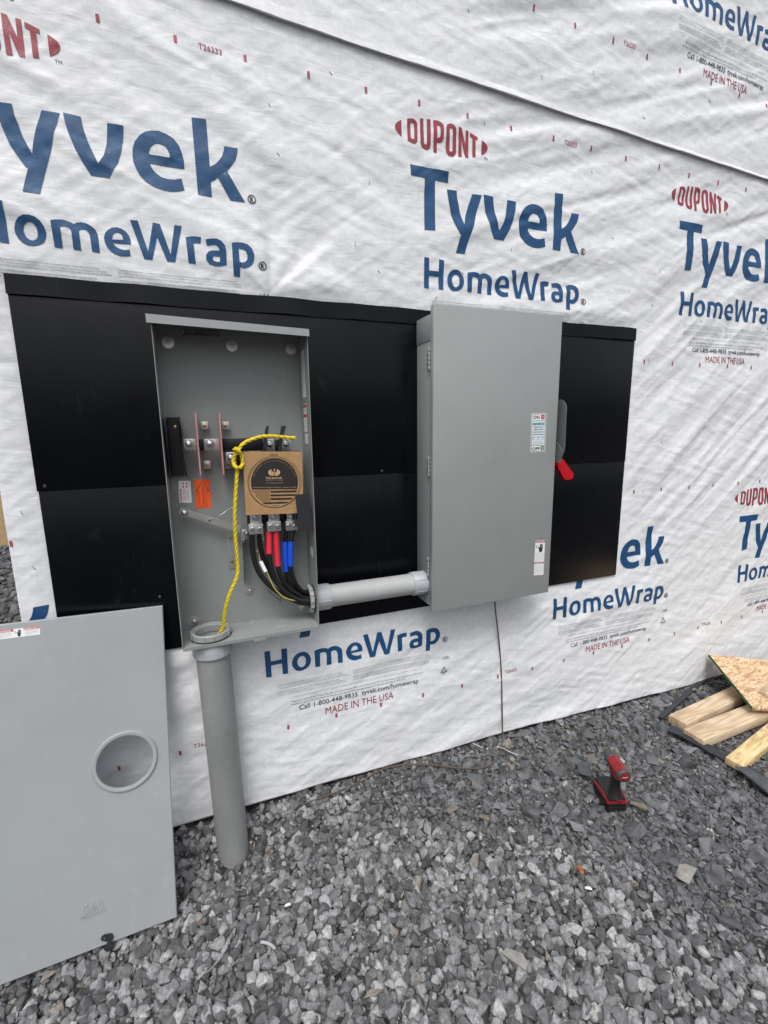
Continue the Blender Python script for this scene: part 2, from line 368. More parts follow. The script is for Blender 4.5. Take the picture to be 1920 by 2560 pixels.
def stone_mat():
    m = bpy.data.materials.new('crushed_stone'); m.use_nodes = True; nt = m.node_tree; b = nt.nodes['Principled BSDF']; b.inputs['Roughness'].default_value = .75
    b.inputs['Specular IOR Level'].default_value = .3
    at = nd(nt, 'ShaderNodeAttribute', attribute_name='stone_colour'); tc = nd(nt, 'ShaderNodeTexCoord')
    n = nd(nt, 'ShaderNodeTexNoise'); n.inputs['Scale'].default_value = 90; n.inputs['Detail'].default_value = 7; n.inputs['Roughness'].default_value = .75
    nt.links.new(tc.outputs['Object'], n.inputs['Vector'])
    r = nd(nt, 'ShaderNodeValToRGB'); r.color_ramp.elements[0].position = .3; r.color_ramp.elements[0].color = (.36, .36, .37, 1)
    r.color_ramp.elements[1].position = .72; r.color_ramp.elements[1].color = (2.1, 2.1, 2.1, 1)
    nt.links.new(n.outputs['Fac'], r.inputs[0])
    mx = nd(nt, 'ShaderNodeMixRGB', blend_type='MULTIPLY'); mx.inputs[0].default_value = 1
    nt.links.new(at.outputs['Color'], mx.inputs[1]); nt.links.new(r.outputs[0], mx.inputs[2])
    # pale veins
    mp = nd(nt, 'ShaderNodeMapping'); mp.inputs['Scale'].default_value = (60, 110, 60); mp.inputs['Rotation'].default_value = (.4, .6, .9); nt.links.new(tc.outputs['Object'], mp.inputs[0])
    v = nd(nt, 'ShaderNodeTexNoise'); v.inputs['Scale'].default_value = 1; v.inputs['Detail'].default_value = 5; v.inputs['Distortion'].default_value = 1.2; nt.links.new(mp.outputs[0], v.inputs['Vector'])
    s = nd(nt, 'ShaderNodeMath', operation='SUBTRACT'); s.inputs[1].default_value = .5; nt.links.new(v.outputs['Fac'], s.inputs[0])
    a = nd(nt, 'ShaderNodeMath', operation='ABSOLUTE'); nt.links.new(s.outputs[0], a.inputs[0])
    vr = nd(nt, 'ShaderNodeMapRange'); vr.inputs[1].default_value = 0; vr.inputs[2].default_value = .018; vr.inputs[3].default_value = .60; vr.inputs[4].default_value = 0
    nt.links.new(a.outputs[0], vr.inputs[0])
    m2 = nd(nt, 'ShaderNodeMixRGB', blend_type='MIX'); nt.links.new(vr.outputs[0], m2.inputs[0]); nt.links.new(mx.outputs[0], m2.inputs[1]); 
    li = nd(nt, 'ShaderNodeMixRGB', blend_type='MULTIPLY'); li.inputs[0].default_value = 1; li.inputs[2].default_value = (1.9, 1.9, 1.9, 1); nt.links.new(at.outputs['Color'], li.inputs[1])
    nt.links.new(li.outputs[0], m2.inputs[2])
    # paler colour along the convex edges
    ge = nd(nt, 'ShaderNodeNewGeometry'); pr = nd(nt, 'ShaderNodeMapRange'); pr.inputs[1].default_value = .53; pr.inputs[2].default_value = .68; pr.inputs[3].default_value = 0; pr.inputs[4].default_value = .55
    nt.links.new(ge.outputs['Pointiness'], pr.inputs[0]); ed = nd(nt, 'ShaderNodeMixRGB'); ed.inputs[2].default_value = (.30, .31, .32, 1)
    nt.links.new(pr.outputs[0], ed.inputs[0]); nt.links.new(m2.outputs[0], ed.inputs[1]); nt.links.new(ed.outputs[0], b.inputs['Base Color'])
    bp = nd(nt, 'ShaderNodeBump'); bp.inputs['Strength'].default_value = .8; bp.inputs['Distance'].default_value = .003
    nt.links.new(n.outputs['Fac'], bp.inputs['Height']); nt.links.new(bp.outputs[0], b.inputs['Normal'])
    return m
M['stone'] = stone_mat()
def ground_mat():
    m = bpy.data.materials.new('gravel_bed'); m.use_nodes = True; nt = m.node_tree; b = nt.nodes['Principled BSDF']; b.inputs['Roughness'].default_value = .9
    tc = nd(nt, 'ShaderNodeTexCoord'); v = nd(nt, 'ShaderNodeTexVoronoi'); v.inputs['Scale'].default_value = 38; nt.links.new(tc.outputs['Object'], v.inputs['Vector'])
    sp = nd(nt, 'ShaderNodeSeparateColor'); nt.links.new(v.outputs['Color'], sp.inputs[0])
    r = nd(nt, 'ShaderNodeValToRGB'); r.color_ramp.elements[0].color = (.016, .016, .017, 1); r.color_ramp.elements[1].color = (.09, .088, .084, 1)
    nt.links.new(sp.outputs[0], r.inputs[0]); nt.links.new(r.outputs[0], b.inputs['Base Color'])
    bp = nd(nt, 'ShaderNodeBump'); bp.inputs['Strength'].default_value = 1; bp.inputs['Distance'].default_value = .02; bp.invert = True
    nt.links.new(v.outputs['Distance'], bp.inputs['Height']); nt.links.new(bp.outputs[0], b.inputs['Normal'])
    return m
M['ground'] = ground_mat()
GLYPHS = {"tyvek":[[[[-58,413],[101,414],[101,378],[45,378],[45,204],[0,201],[1,377],[-56,378]]],[[[96,355],[138,356],[140,331],[146,309],[152,282],[161,260],[170,241],[177,275],[188,309],[198,333],[206,355],[249,357],[240,331],[230,305],[222,277],[213,246],[203,218],[193,191],[185,165],[177,137],[137,137],[145,167],[156,203],[150,204],[133,231],[120,254],[112,278],[106,301],[100,327]]],[[[257,361],[300,359],[303,330],[310,300],[321,269],[332,241],[348,265],[358,296],[363,329],[366,356],[408,356],[404,324],[395,284],[383,252],[370,231],[357,208],[310,208],[293,237],[278,268],[267,302],[260,332]]],[[[567,268],[567,290],[564,309],[556,331],[542,347],[522,356],[503,360],[483,358],[465,351],[449,339],[435,322],[427,302],[425,285],[425,266],[431,245],[440,229],[456,213],[477,203],[501,198],[526,198],[547,203],[562,208],[556,240],[536,234],[516,232],[498,235],[483,245],[474,256],[470,268]],[[469,293],[527,292],[528,301],[524,312],[517,321],[507,325],[496,326],[486,322],[478,315],[472,304]]],[[[599,417],[641,419],[642,286],[658,296],[672,310],[682,325],[688,342],[690,354],[731,355],[728,338],[722,321],[709,302],[693,283],[744,200],[699,200],[664,260],[653,252],[642,245],[642,201],[601,201]]]],"home":[[[[0,107],[21,106],[22,62],[64,63],[64,106],[86,105],[86,-2],[65,-1],[64,44],[22,44],[22,-3],[1,-1]]],[[[103,40],[107,55],[116,68],[129,76],[144,78],[158,75],[169,66],[176,53],[179,38],[176,23],[169,11],[157,3],[143,-1],[130,-1],[118,4],[109,14],[104,26]],[[124,41],[128,52],[136,59],[145,61],[152,57],[157,49],[158,38],[157,26],[152,18],[144,13],[136,14],[129,20],[125,30]]],[[[194,72],[208,76],[224,78],[237,76],[244,74],[251,70],[259,75],[271,78],[284,76],[296,70],[305,62],[309,52],[310,36],[310,-1],[290,0],[289,40],[287,50],[282,57],[276,59],[268,58],[262,54],[262,0],[242,1],[243,43],[242,53],[236,58],[228,60],[216,58],[215,1],[195,2]]],[[[396,33],[396,45],[393,58],[385,69],[374,75],[362,77],[349,75],[338,67],[330,58],[325,44],[326,31],[330,19],[339,7],[350,0],[364,-4],[379,-2],[392,0],[391,18],[377,15],[365,17],[354,22],[347,32]],[[346,41],[376,44],[375,54],[370,61],[363,63],[355,61],[349,54]]],[[[400,102],[421,103],[442,19],[463,103],[482,102],[506,17],[524,104],[545,103],[517,-4],[494,-4],[471,64],[452,-4],[429,-4]]],[[[554,73],[570,77],[585,78],[600,77],[597,59],[587,59],[576,57],[578,-3],[557,-2]]],[[[613,72],[632,76],[648,77],[660,72],[670,62],[674,47],[673,3],[653,-3],[635,-4],[619,1],[611,12],[611,25],[618,37],[630,42],[653,43],[652,50],[647,56],[639,59],[616,55]],[[630,20],[635,26],[653,26],[653,11],[644,9],[633,12]]],[[[693,70],[709,75],[727,76],[744,72],[756,61],[763,43],[761,26],[753,10],[740,0],[728,-3],[714,-1],[713,-30],[693,-29]],[[714,56],[728,56],[736,52],[741,38],[739,25],[731,16],[722,14],[714,15]]]],"dup":[[[[-92,548],[-105,540],[-114,532],[-118,522],[-115,513],[-108,506],[-92,495]]],[[[242,546],[255,540],[265,533],[270,524],[268,515],[260,505],[242,494]]],[[[-69,557],[-53,561],[-42,561],[-33,556],[-28,548],[-28,521],[-29,497],[-32,487],[-40,481],[-49,481],[-69,486]],[[-56,548],[-47,548],[-42,545],[-41,523],[-42,498],[-46,494],[-56,496]]],[[[-18,568],[-5,569],[-3,493],[0,488],[6,487],[10,492],[9,571],[24,572],[25,490],[22,479],[13,472],[1,472],[-11,476],[-17,487]]],[[[35,573],[54,574],[68,571],[76,565],[79,554],[77,518],[72,509],[63,504],[51,503],[51,469],[37,470]],[[50,559],[60,558],[64,554],[64,528],[62,520],[51,516]]],[[[88,558],[92,568],[100,573],[111,575],[122,572],[129,564],[131,554],[132,488],[129,477],[121,469],[110,468],[99,470],[91,477],[88,489]],[[102,556],[108,561],[113,559],[116,553],[117,490],[114,484],[109,483],[104,487]]],[[[141,571],[154,569],[172,519],[172,567],[185,566],[184,476],[171,474],[154,528],[156,473],[142,471]]],[[[192,563],[225,553],[225,542],[216,545],[216,483],[202,481],[202,546],[191,550]]]]}

# ------------------------------------------------------------------ the ground
HX = [-30, -.7, .1, .66, 1.45, 2.81, 3.4, 6.0, 30]; HZ = [.03, .006, .006, -.004, -.011, -.062, -.080, -.15, -.3]
def hem(x): return np.interp(x, HX, HZ)
PIPE = (-.002, -.098)
def ground_z(x, y):
    x = np.asarray(x, float); y = np.asarray(y, float)
    left = 1 - sstep(.15, 1.2, x)
    g = hem(np.clip(x, -2, 7)) - .015 - (.032 + .078 * left) * sstep(0, .26, -y)
    g = g - .040 * np.exp(-((x - PIPE[0]) ** 2 + (y - PIPE[1]) ** 2) / .17 ** 2)
    g = g + .016 * vnoise(x * 2.3, y * 2.3, 5) + .010 * vnoise(x * 6, y * 6, 6)
    far = sstep(4, 12, np.hypot(x, y)); return g * (1 - far) - .05 * far
def grid_mesh(name, xs, ys, zf, m, kind):
    X, Y = np.meshgrid(xs, ys); Z = zf(X, Y); nx, ny = len(xs), len(ys)
    me = bpy.data.meshes.new(name); i = np.arange(nx * ny).reshape(ny, nx)
    q = np.stack([i[:-1, :-1], i[:-1, 1:], i[1:, 1:], i[1:, :-1]], -1).reshape(-1, 4)
    me.vertices.add(nx * ny); me.vertices.foreach_set('co', np.stack([X, Y, Z], -1).astype(np.float32).ravel())
    me.loops.add(q.size); me.loops.foreach_set('vertex_index', q.astype(np.int32).ravel())
    me.polygons.add(len(q)); me.polygons.foreach_set('loop_start', np.arange(0, q.size, 4, dtype=np.int32)); me.polygons.foreach_set('loop_total', np.full(len(q), 4, np.int32))
    me.polygons.foreach_set('use_smooth', np.ones(len(q), bool)); me.update(); me.materials.append(m)
    o = bpy.data.objects.new(name, me); COL.objects.link(o); LOC[o] = Vector((0, 0, 0))
    if kind: o['kind'] = kind
    return o
def axis_pts(a, b, s, far):
    c = list(np.arange(a, b + 1e-6, s)); st = s; lo, hi = a, b; L, R = [], []
    while lo > -far: st *= 1.35; lo -= st; L.append(lo)
    st = s
    while hi < far: st *= 1.35; hi += st; R.append(hi)
    return np.array(L[::-1] + c + R)
grid_mesh('ground', axis_pts(-1.6, 5, .05, 900), axis_pts(-2.6, .2, .05, 900), ground_z, M['ground'], 'structure')
# dry field beyond the gravel, behind the building's corner
bm = new_bm()
for k in range(60):
    for j in range(40):
        pass
fx = np.linspace(-60, 60, 160); fy = np.linspace(5.0, 80, 90)
grid_mesh('dry_grass_field', fx, fy, lambda X, Y: .03 + .05 * vnoise(X * 1.5, Y * 1.5, 3) - .25 * (1 - sstep(0, 1, Y - 5.2 + .9 * vnoise(X * .9, Y * .9, 8))), M['straw'], 'structure')

# ------------------------------------------------------------------ gravel (nobody could count it)
def hull(n, sx, sy, sz, rough):
    b = new_bm()
    for _ in range(n):
        v = Vector(rng.normal(size=3)); v.normalize()
        k = (abs(v.x) ** 4 + abs(v.y) ** 4 + abs(v.z) ** 4) ** -.25
        v *= k * (1 + rough * (rng.random() - .5)); b.verts.new((v.x * sx, v.y * sy, v.z * sz))
    r = bmesh.ops.convex_hull(b, input=b.verts[:])
    bmesh.ops.delete(b, geom=[v for v in b.verts if not v.link_faces], context='VERTS')
    bmesh.ops.bevel(b, geom=b.edges[:], offset=.07 * min(sx, sy, sz), segments=1, affect='EDGES')
    bmesh.ops.triangulate(b, faces=b.faces[:]); b.verts.index_update()
    out = np.array([v.co[:] for v in b.verts]), np.array([[v.index for v in f.verts] for f in b.faces]); b.free(); return out
CHUNK = [hull(rng.integers(13, 21), .5, .37 + .11 * rng.random(), .31 + .12 * rng.random(), .32) for _ in range(40)]
SHARD = [hull(rng.integers(9, 13), .55, .30 + .12 * rng.random(), .16 + .09 * rng.random(), .4) for _ in range(30)]
def dark_zone(x, y):
    """0 in the clean pale crushed stone near the pipe, 1 in the dark shale to the right and along the wall"""
    edge = .66 - .58 * y * 1.0 + .5 * np.clip(-y - .5, 0, 9) * .2
    d = (x - edge) + .5 * vnoise(x * 2.6, y * 2.6, 21) + .22 * vnoise(x * 7, y * 7, 22)
    return sstep(-.18, .22, d)
def stones(items):
    V, F, C = [], [], []; off = 0
    for (v, f), pos, s, rot, col in items:
        V.append((v * s) @ rot.T + pos); F.append(f + off); off += len(v); C.append(np.tile(np.append(col, 1.0), (len(v), 1)))
    return np.concatenate(V), np.concatenate(F), np.concatenate(C)
def rots(n, flat):
    yaw = rng.random(n) * 2 * np.pi; ax = rng.normal(size=(n, 2)) * flat; out = []
    for i in range(n):
        c, s = np.cos(yaw[i]), np.sin(yaw[i]); Z = np.array([[c, -s, 0], [s, c, 0], [0, 0, 1]])
        a, b = ax[i]; ca, sa, cb, sb = np.cos(a), np.sin(a), np.cos(b), np.sin(b)
        out.append(np.array([[1, 0, 0], [0, ca, -sa], [0, sa, ca]]) @ np.array([[cb, 0, sb], [0, 1, 0], [-sb, 0, cb]]) @ Z)
    return out
KEEP_OUT = []        # discs and boxes where nothing lies on top of the gravel
def blocked(x, y, r):
    if (x - PIPE[0]) ** 2 + (y - PIPE[1]) ** 2 < (.057 + .35 * r) ** 2: return True
    return False
def scatter(x0, x1, y0, y1, step, kind, smin, smax, lift):
    xs = np.arange(x0, x1, step); ys = np.arange(y0, y1, step); X, Y = np.meshgrid(xs, ys); X = X.ravel(); Y = Y.ravel()
    X = X + (rng.random(len(X)) - .5) * step * 1.15; Y = Y + (rng.random(len(X)) - .5) * step * 1.15
    dz = dark_zone(X, Y); u = rng.random(len(X)); keep = (u < dz) if kind == 'dark' else (u > dz)
    # drop what the camera and a step to either side cannot see
    P = np.stack([X, Y, np.zeros_like(X)], 1) - CAM; c = P @ RM; px = c[:, 0] / np.maximum(c[:, 1], .05) * FPX; py = -c[:, 2] / np.maximum(c[:, 1], .05) * FPX
    keep &= (c[:, 1] > .15) & (np.abs(px) < 1750) & (py < 1900)
    X, Y = X[keep], Y[keep]; n = len(X); Z = ground_z(X, Y); it = []
    sz = smin + (smax - smin) * rng.random(n) ** (1.5 if kind == 'pale' else 2.4)
    R = rots(n, .75 if kind == 'pale' else .45); un = rng.random((n, 3)); patch = vnoise(X * 3, Y * 3, 31) + .5
    for i in range(n):
        if blocked(X[i], Y[i], sz[i]): continue
        if Y[i] > -.35 * sz[i] and X[i] > -.62: continue
        if kind == 'pale':
            g = .038 + .215 * un[i, 0] ** 1.7; col = np.array([g * .995, g, g * 1.015])
            if un[i, 1] > .955: col = np.array([.30, .30, .29])
            elif un[i, 1] < .03: col = np.array([.16, .14, .115])
            p = CHUNK[int(un[i, 2] * len(CHUNK))] if un[i, 1] > .10 else SHARD[int(un[i, 2] * len(SHARD))]
        else:
            g = .034 + .10 * un[i, 0] ** 1.6; col = np.array([g * .98, g, g * 1.04])
            if un[i, 1] < .015 + .09 * patch[i] ** 2: col = np.array([.135, .115, .09]) * (.6 + .7 * un[i, 0])
            elif un[i, 1] > .97: col = np.array([.26, .255, .24])
            p = SHARD[int(un[i, 2] * len(SHARD))] if un[i, 1] > .55 else CHUNK[int(un[i, 2] * len(CHUNK))]
        it.append((p, np.array([X[i], Y[i], Z[i] + lift + .10 * sz[i]]), sz[i], R[i], col))
    return it
items = []
items += scatter(-2.3, 1.8, -1.75, .0, .0208, 'pale', .018, .042, -.004)
items += scatter(-2.3, 1.8, -1.75, .0, .0255, 'pale', .024, .050, .006)
items += scatter(-1.3, 1.7, -1.75, .0, .02, 'pale', .008, .018, .004)
items += scatter(.0, 4.9, -1.75, .0, .0135, 'dark', .010, .026, -.003)
items += scatter(.0, 4.9, -1.75, .0, .021, 'dark', .016, .046, .001)
items += scatter(.0, 4.9, -1.75, .0, .075, 'dark', .035, .085, .003)
# coarse dark gravel behind the building's left corner
items += scatter(-2.6, -.6, -.02, .6, .026, 'pale', .02, .05, .0)
for i in range(6500):
    y = .3 + 5.6 * rng.random(); x = -.9 - .5 * y + (rng.random() - .6) * (1.6 + .9 * y); g = .03 + .09 * rng.random() ** 1.5
    if x > -.64: continue
    s = .03 + .05 * rng.random()
    items.append((CHUNK[i % 26], np.array([x, y, float(ground_z(x, y)) + .2 * s]), s, rots(1, .5)[0], np.array([g, g, g * 1.03])))
V, F, C = stones(items); print('stones', len(items), 'verts', len(V))
me = bpy.data.meshes.new('gravel'); me.vertices.add(len(V)); me.vertices.foreach_set('co', V.astype(np.float32).ravel())
me.loops.add(F.size); me.loops.foreach_set('vertex_index', F.astype(np.int32).ravel())
me.polygons.add(len(F)); me.polygons.foreach_set('loop_start', np.arange(0, F.size, 3, dtype=np.int32)); me.polygons.foreach_set('loop_total', np.full(len(F), 3, np.int32))
me.update(); me.validate()
ca = me.attributes.new('stone_colour', 'FLOAT_COLOR', 'POINT'); ca.data.foreach_set('color', C.astype(np.float32).ravel())
me.polygons.foreach_set('use_smooth', np.zeros(len(F), bool)); me.materials.append(M['stone'])
o = bpy.data.objects.new('gravel', me); COL.objects.link(o); o['kind'] = 'stuff'; o['label'] = 'loose crushed grey stone and dark shale chips covering the ground'

# ------------------------------------------------------------------ the wrapped building
WX0, WX1, WTOP = -.575, 6.4, 4.6
def seam(x): return np.interp(x, [-2, .14, .70, 2.81, 7], [2.825, 2.778, 2.756, 2.703, 2.60])
def ripple(x, z, ang, lw, ll, s):
    c, si = math.cos(ang), math.sin(ang); a = x * c + z * si; b = -x * si + z * c
    b = b + .35 * lw * vnoise(a / ll * .8, b / lw * .3, s + 1) * 2
    n = vnoise(a / ll, b / lw, s); n2 = vnoise(a / ll * .8 + 7, b / lw * .8, s + 7)
    return .6 * n + .55 * (.16 - np.sqrt(n2 * n2 + .0009))
def wrinkle(x, z):
    """how far the loose sheet stands off the sheathing (metres)"""
    x = np.asarray(x, float); z = np.asarray(z, float)
    r = np.radians
    wA = (1 - sstep(.35, 1.15, x)) * sstep(1.75, 2.1, z)                      # upper left: falling to the right
    wB = sstep(1.75, 2.15, x + .25 * vnoise(x * 2, z * 2, 90)) * (1 - sstep(2.0, 2.45, z + .12 * (x - 2.2)))  # right of the panel: steep, rising to the right
    wC = sstep(.5, 1.15, x) * sstep(1.75, 2.1, z) * (1 - wB)                  # above the switch: gently rising
    wD = (1 - sstep(.85, 1.05, z))                                            # below the panel
    h = wA * (.020 * ripple(x, z, r(-30), .085, .55, 40) + .008 * ripple(x, z, r(-24), .045, .4, 42))
    h = h + wC * (1 - wA) * (.022 * ripple(x, z, r(15), .078, .7, 44) + .012 * ripple(x, z, r(20), .042, .42, 46))
    h = h + wB * (.017 * ripple(x, z, r(37), .075, .7, 48) + .010 * ripple(x, z, r(42), .042, .34, 50)) * (1 - .6 * wD)
    h = h + wD * (.015 * ripple(x, z, r(14), .085, .5, 52) + .006 * ripple(x, z, r(22), .045, .3, 54)) * (1 - .5 * wB)
    h = h + .008 * ripple(x, z, r(8), .16, .6, 56) + .007 * vnoise(x * 2.2, z * 2.2, 58)
    h = h + .0040 * ripple(x, z, r(-15), .026, .16, 60) + .0030 * ripple(x, z, r(35), .020, .13, 62)
    # taut star of creases at the top right corner of the panel's left half (px 690,745 in the photo)
    dx, dz = x - .26, z - 1.945; rad = np.hypot(dx, dz) + 1e-6; th = np.arctan2(dz, dx)
    h = h + .024 * np.exp(-((rad - .20) / .17) ** 2) * vnoise(th * 3.4, rad * .8, 64) * sstep(-.1, .1, dz)
    h = h * (1 - .65 * np.exp(-((z - seam(x) - .01) / .07) ** 2))                # pulled straight along the lap
    # held flat behind the panel
    inn = sstep(-.06, .03, x + .483) * sstep(-.06, .03, 1.957 - x) * sstep(-.07, .03, z - .724) * sstep(-.06, .03, 1.937 - z)
    return np.maximum(h, -.012) * (1 - .9 * inn) + .012 * (1 - inn) + .003
def sheet(name, x0, x1, zlo, zhi, off, nu, nv, parent):
    xs = np.linspace(x0, x1, nu); t = np.linspace(0, 1, nv); X = np.tile(xs, (nv, 1)); zl, zh = zlo(xs), zhi(xs); Z = zl + (zh - zl) * t[:, None]
    Y = -(wrinkle(X, Z)) - off
    me = bpy.data.meshes.new(name); i = np.arange(nu * nv).reshape(nv, nu); q = np.stack([i[:-1, :-1], i[:-1, 1:], i[1:, 1:], i[1:, :-1]], -1).reshape(-1, 4)
    # turned-under lower edge and the turned corner at the left
    lowv = np.stack([xs, np.full(nu, .02), zl + .001], -1); leftv = np.stack([np.full(nv, x0 + .0), np.full(nv, .02), Z[:, 0]], -1)
    co = np.concatenate([np.stack([X, Y, Z], -1).reshape(-1, 3), lowv, leftv]); b = nu * nv
    q2 = np.stack([np.arange(b, b + nu - 1), np.arange(b + 1, b + nu), i[0, 1:], i[0, :-1]], -1)
    c = b + nu; q3 = np.stack([np.arange(c, c + nv - 1), i[:-1, 0], i[1:, 0], np.arange(c + 1, c + nv)], -1)
    q = np.concatenate([q, q2, q3]); me.vertices.add(len(co)); me.vertices.foreach_set('co', co.astype(np.float32).ravel())
    me.loops.add(q.size); me.loops.foreach_set('vertex_index', q.astype(np.int32).ravel()); me.polygons.add(len(q))
    me.polygons.foreach_set('loop_start', np.arange(0, q.size, 4, dtype=np.int32)); me.polygons.foreach_set('loop_total', np.full(len(q), 4, np.int32))
    me.polygons.foreach_set('use_smooth', np.concatenate([np.ones((nu - 1) * (nv - 1), bool), np.zeros(nu + nv - 2, bool)])); me.update(); me.materials.append(M['wrap'])
    o = bpy.data.objects.new(name, me); COL.objects.link(o); o.parent = parent; LOC[o] = Vector((0, 0, 0)); return o
bld = thing('wrapped_building', 'building wall covered in white printed house wrap behind the electrical boxes', 'building', (0, 0, 0))
bm = new_bm(); fbox(bm, WX0 + .004, WX1, .022, 7.0, .04, WTOP); obj('sheathing', bm, mat('raw_sheathing', (.32, .22, .12), .8, var=.2), bld)
bm = new_bm(); fbox(bm, WX0 - .004, WX0 + .0035, .023, 7.0, .012, WTOP); obj('side_wrap', bm, M['wrap'], bld)
bm = new_bm(); fbox(bm, WX0 + .08, WX1 - .05, .03, 6.9, -.45, .038); obj('foundation', bm, mat('concrete', (.22, .215, .205), .9, var=.15), bld)
LAPOFF = .007
low = sheet('lower_wrap_sheet', WX0, WX1, lambda x: hem(x), lambda x: seam(x) + .05, 0, 1000, 460, bld)
upp = sheet('upper_wrap_sheet', WX0, WX1, lambda x: seam(x), lambda x: np.full_like(x, WTOP), LAPOFF, 900, 260, bld)
# folded, slightly proud edge of the upper sheet
bm = new_bm(); xs = np.linspace(WX0, WX1, 260); ht = np.interp(xs, [-1, .2, 1.2, 3, 7], [.045, .036, .018, .007, .005]); zs = seam(xs)
wob = (.003 * vnoise(xs * 5, xs * 0, 70) + .002 * vnoise(xs * 17, xs * 0, 71)); rows = []
for i, x in enumerate(xs):
    y0 = -float(wrinkle(x, zs[i])) - LAPOFF; y1 = -float(wrinkle(x, zs[i] + ht[i])) - LAPOFF; w = float(wob[i])
    rows.append([bm.verts.new(p) for p in ((x, y1 - .0008, zs[i] + ht[i]), (x, y1 - .0025, zs[i] + ht[i] - .001), (x, y0 - .004 - w, zs[i] + ht[i] * .45), (x, y0 - .0065 - 1.4 * w, zs[i] - .004), (x, y0 - .002, zs[i] - .004))])
for a, b in zip(rows, rows[1:]):
    for k in range(4): f = bm.faces.new((a[k], b[k], b[k + 1], a[k + 1])); f.smooth = True
obj('folded_lap_edge', bm, M['wrap'], bld)

def finish_print(name, bm, m, parent, off, tilt=None, L=.018):
    """flat print at y=0 -> clipped at the corner, cut fine and laid on the rippled sheet"""
    if tilt:
        px, pz, a = tilt; bmesh.ops.rotate(bm, verts=bm.verts[:], cent=(px, 0, pz), matrix=Matrix.Rotation(a, 3, 'Y'))
    if min((v.co.x for v in bm.verts), default=9) < WX0 + .003:
        bmesh.ops.bisect_plane(bm, geom=bm.verts[:] + bm.edges[:] + bm.faces[:], plane_co=(WX0 + .003, 0, 0), plane_no=(-1, 0, 0), clear_outer=True)
    if not bm.faces: bm.free(); return None
    bmesh.ops.triangulate(bm, faces=bm.faces[:]); split_long(bm, L); bm.verts.ensure_lookup_table()
    c = np.array([v.co[:] for v in bm.verts]); h = wrinkle(c[:, 0], c[:, 2])
    for v, hh, z0 in zip(bm.verts, h, c[:, 1]): v.co.y = -hh - off
    for f in bm.faces:
        f.normal_update()
        if f.normal.y > 0: f.normal_flip()
        f.smooth = True
    return obj(name, bm, m, parent, recalc=False)
WARN1 = ['WARNING: HomeWrap is slippery and should not be used in any application where it will be walked on. Use of ladder',
         'stabilizers for exterior work above the first floor is recommended. If ladders must be used, extra caution must be taken',
         'to use them safely by following the ANSI Standards A14.1, A14.2, and A14.5 for ladders made of wood, aluminum, and fiberglass.']
WARN2 = ['WARNING: HomeWrap is a combustible building material as recognized by the International Building Code and should be protected',
         'from flame and other ignition sources. NOTICE: Follow the manufacturer installation instructions and requirements for all building',
         'materials used in the wall. The performance of the wrap depends upon proper installation. Use of this wrap under these conditions.']
def circle_r(bm, x, z, r, place, mi=0):
    n = 26; o = [(x + r * math.cos(2 * math.pi * k / n), z + r * math.sin(2 * math.pi * k / n)) for k in range(n)]
    i = [(x + (r * .76) * math.cos(2 * math.pi * k / n), z + (r * .76) * math.sin(2 * math.pi * k / n)) for k in range(n)]
    flat_poly(bm, [o, i], place, mi); text(bm, 'R', x, z - r * .52, r * 1.02, place, bold=.045, align='c', mi=mi)
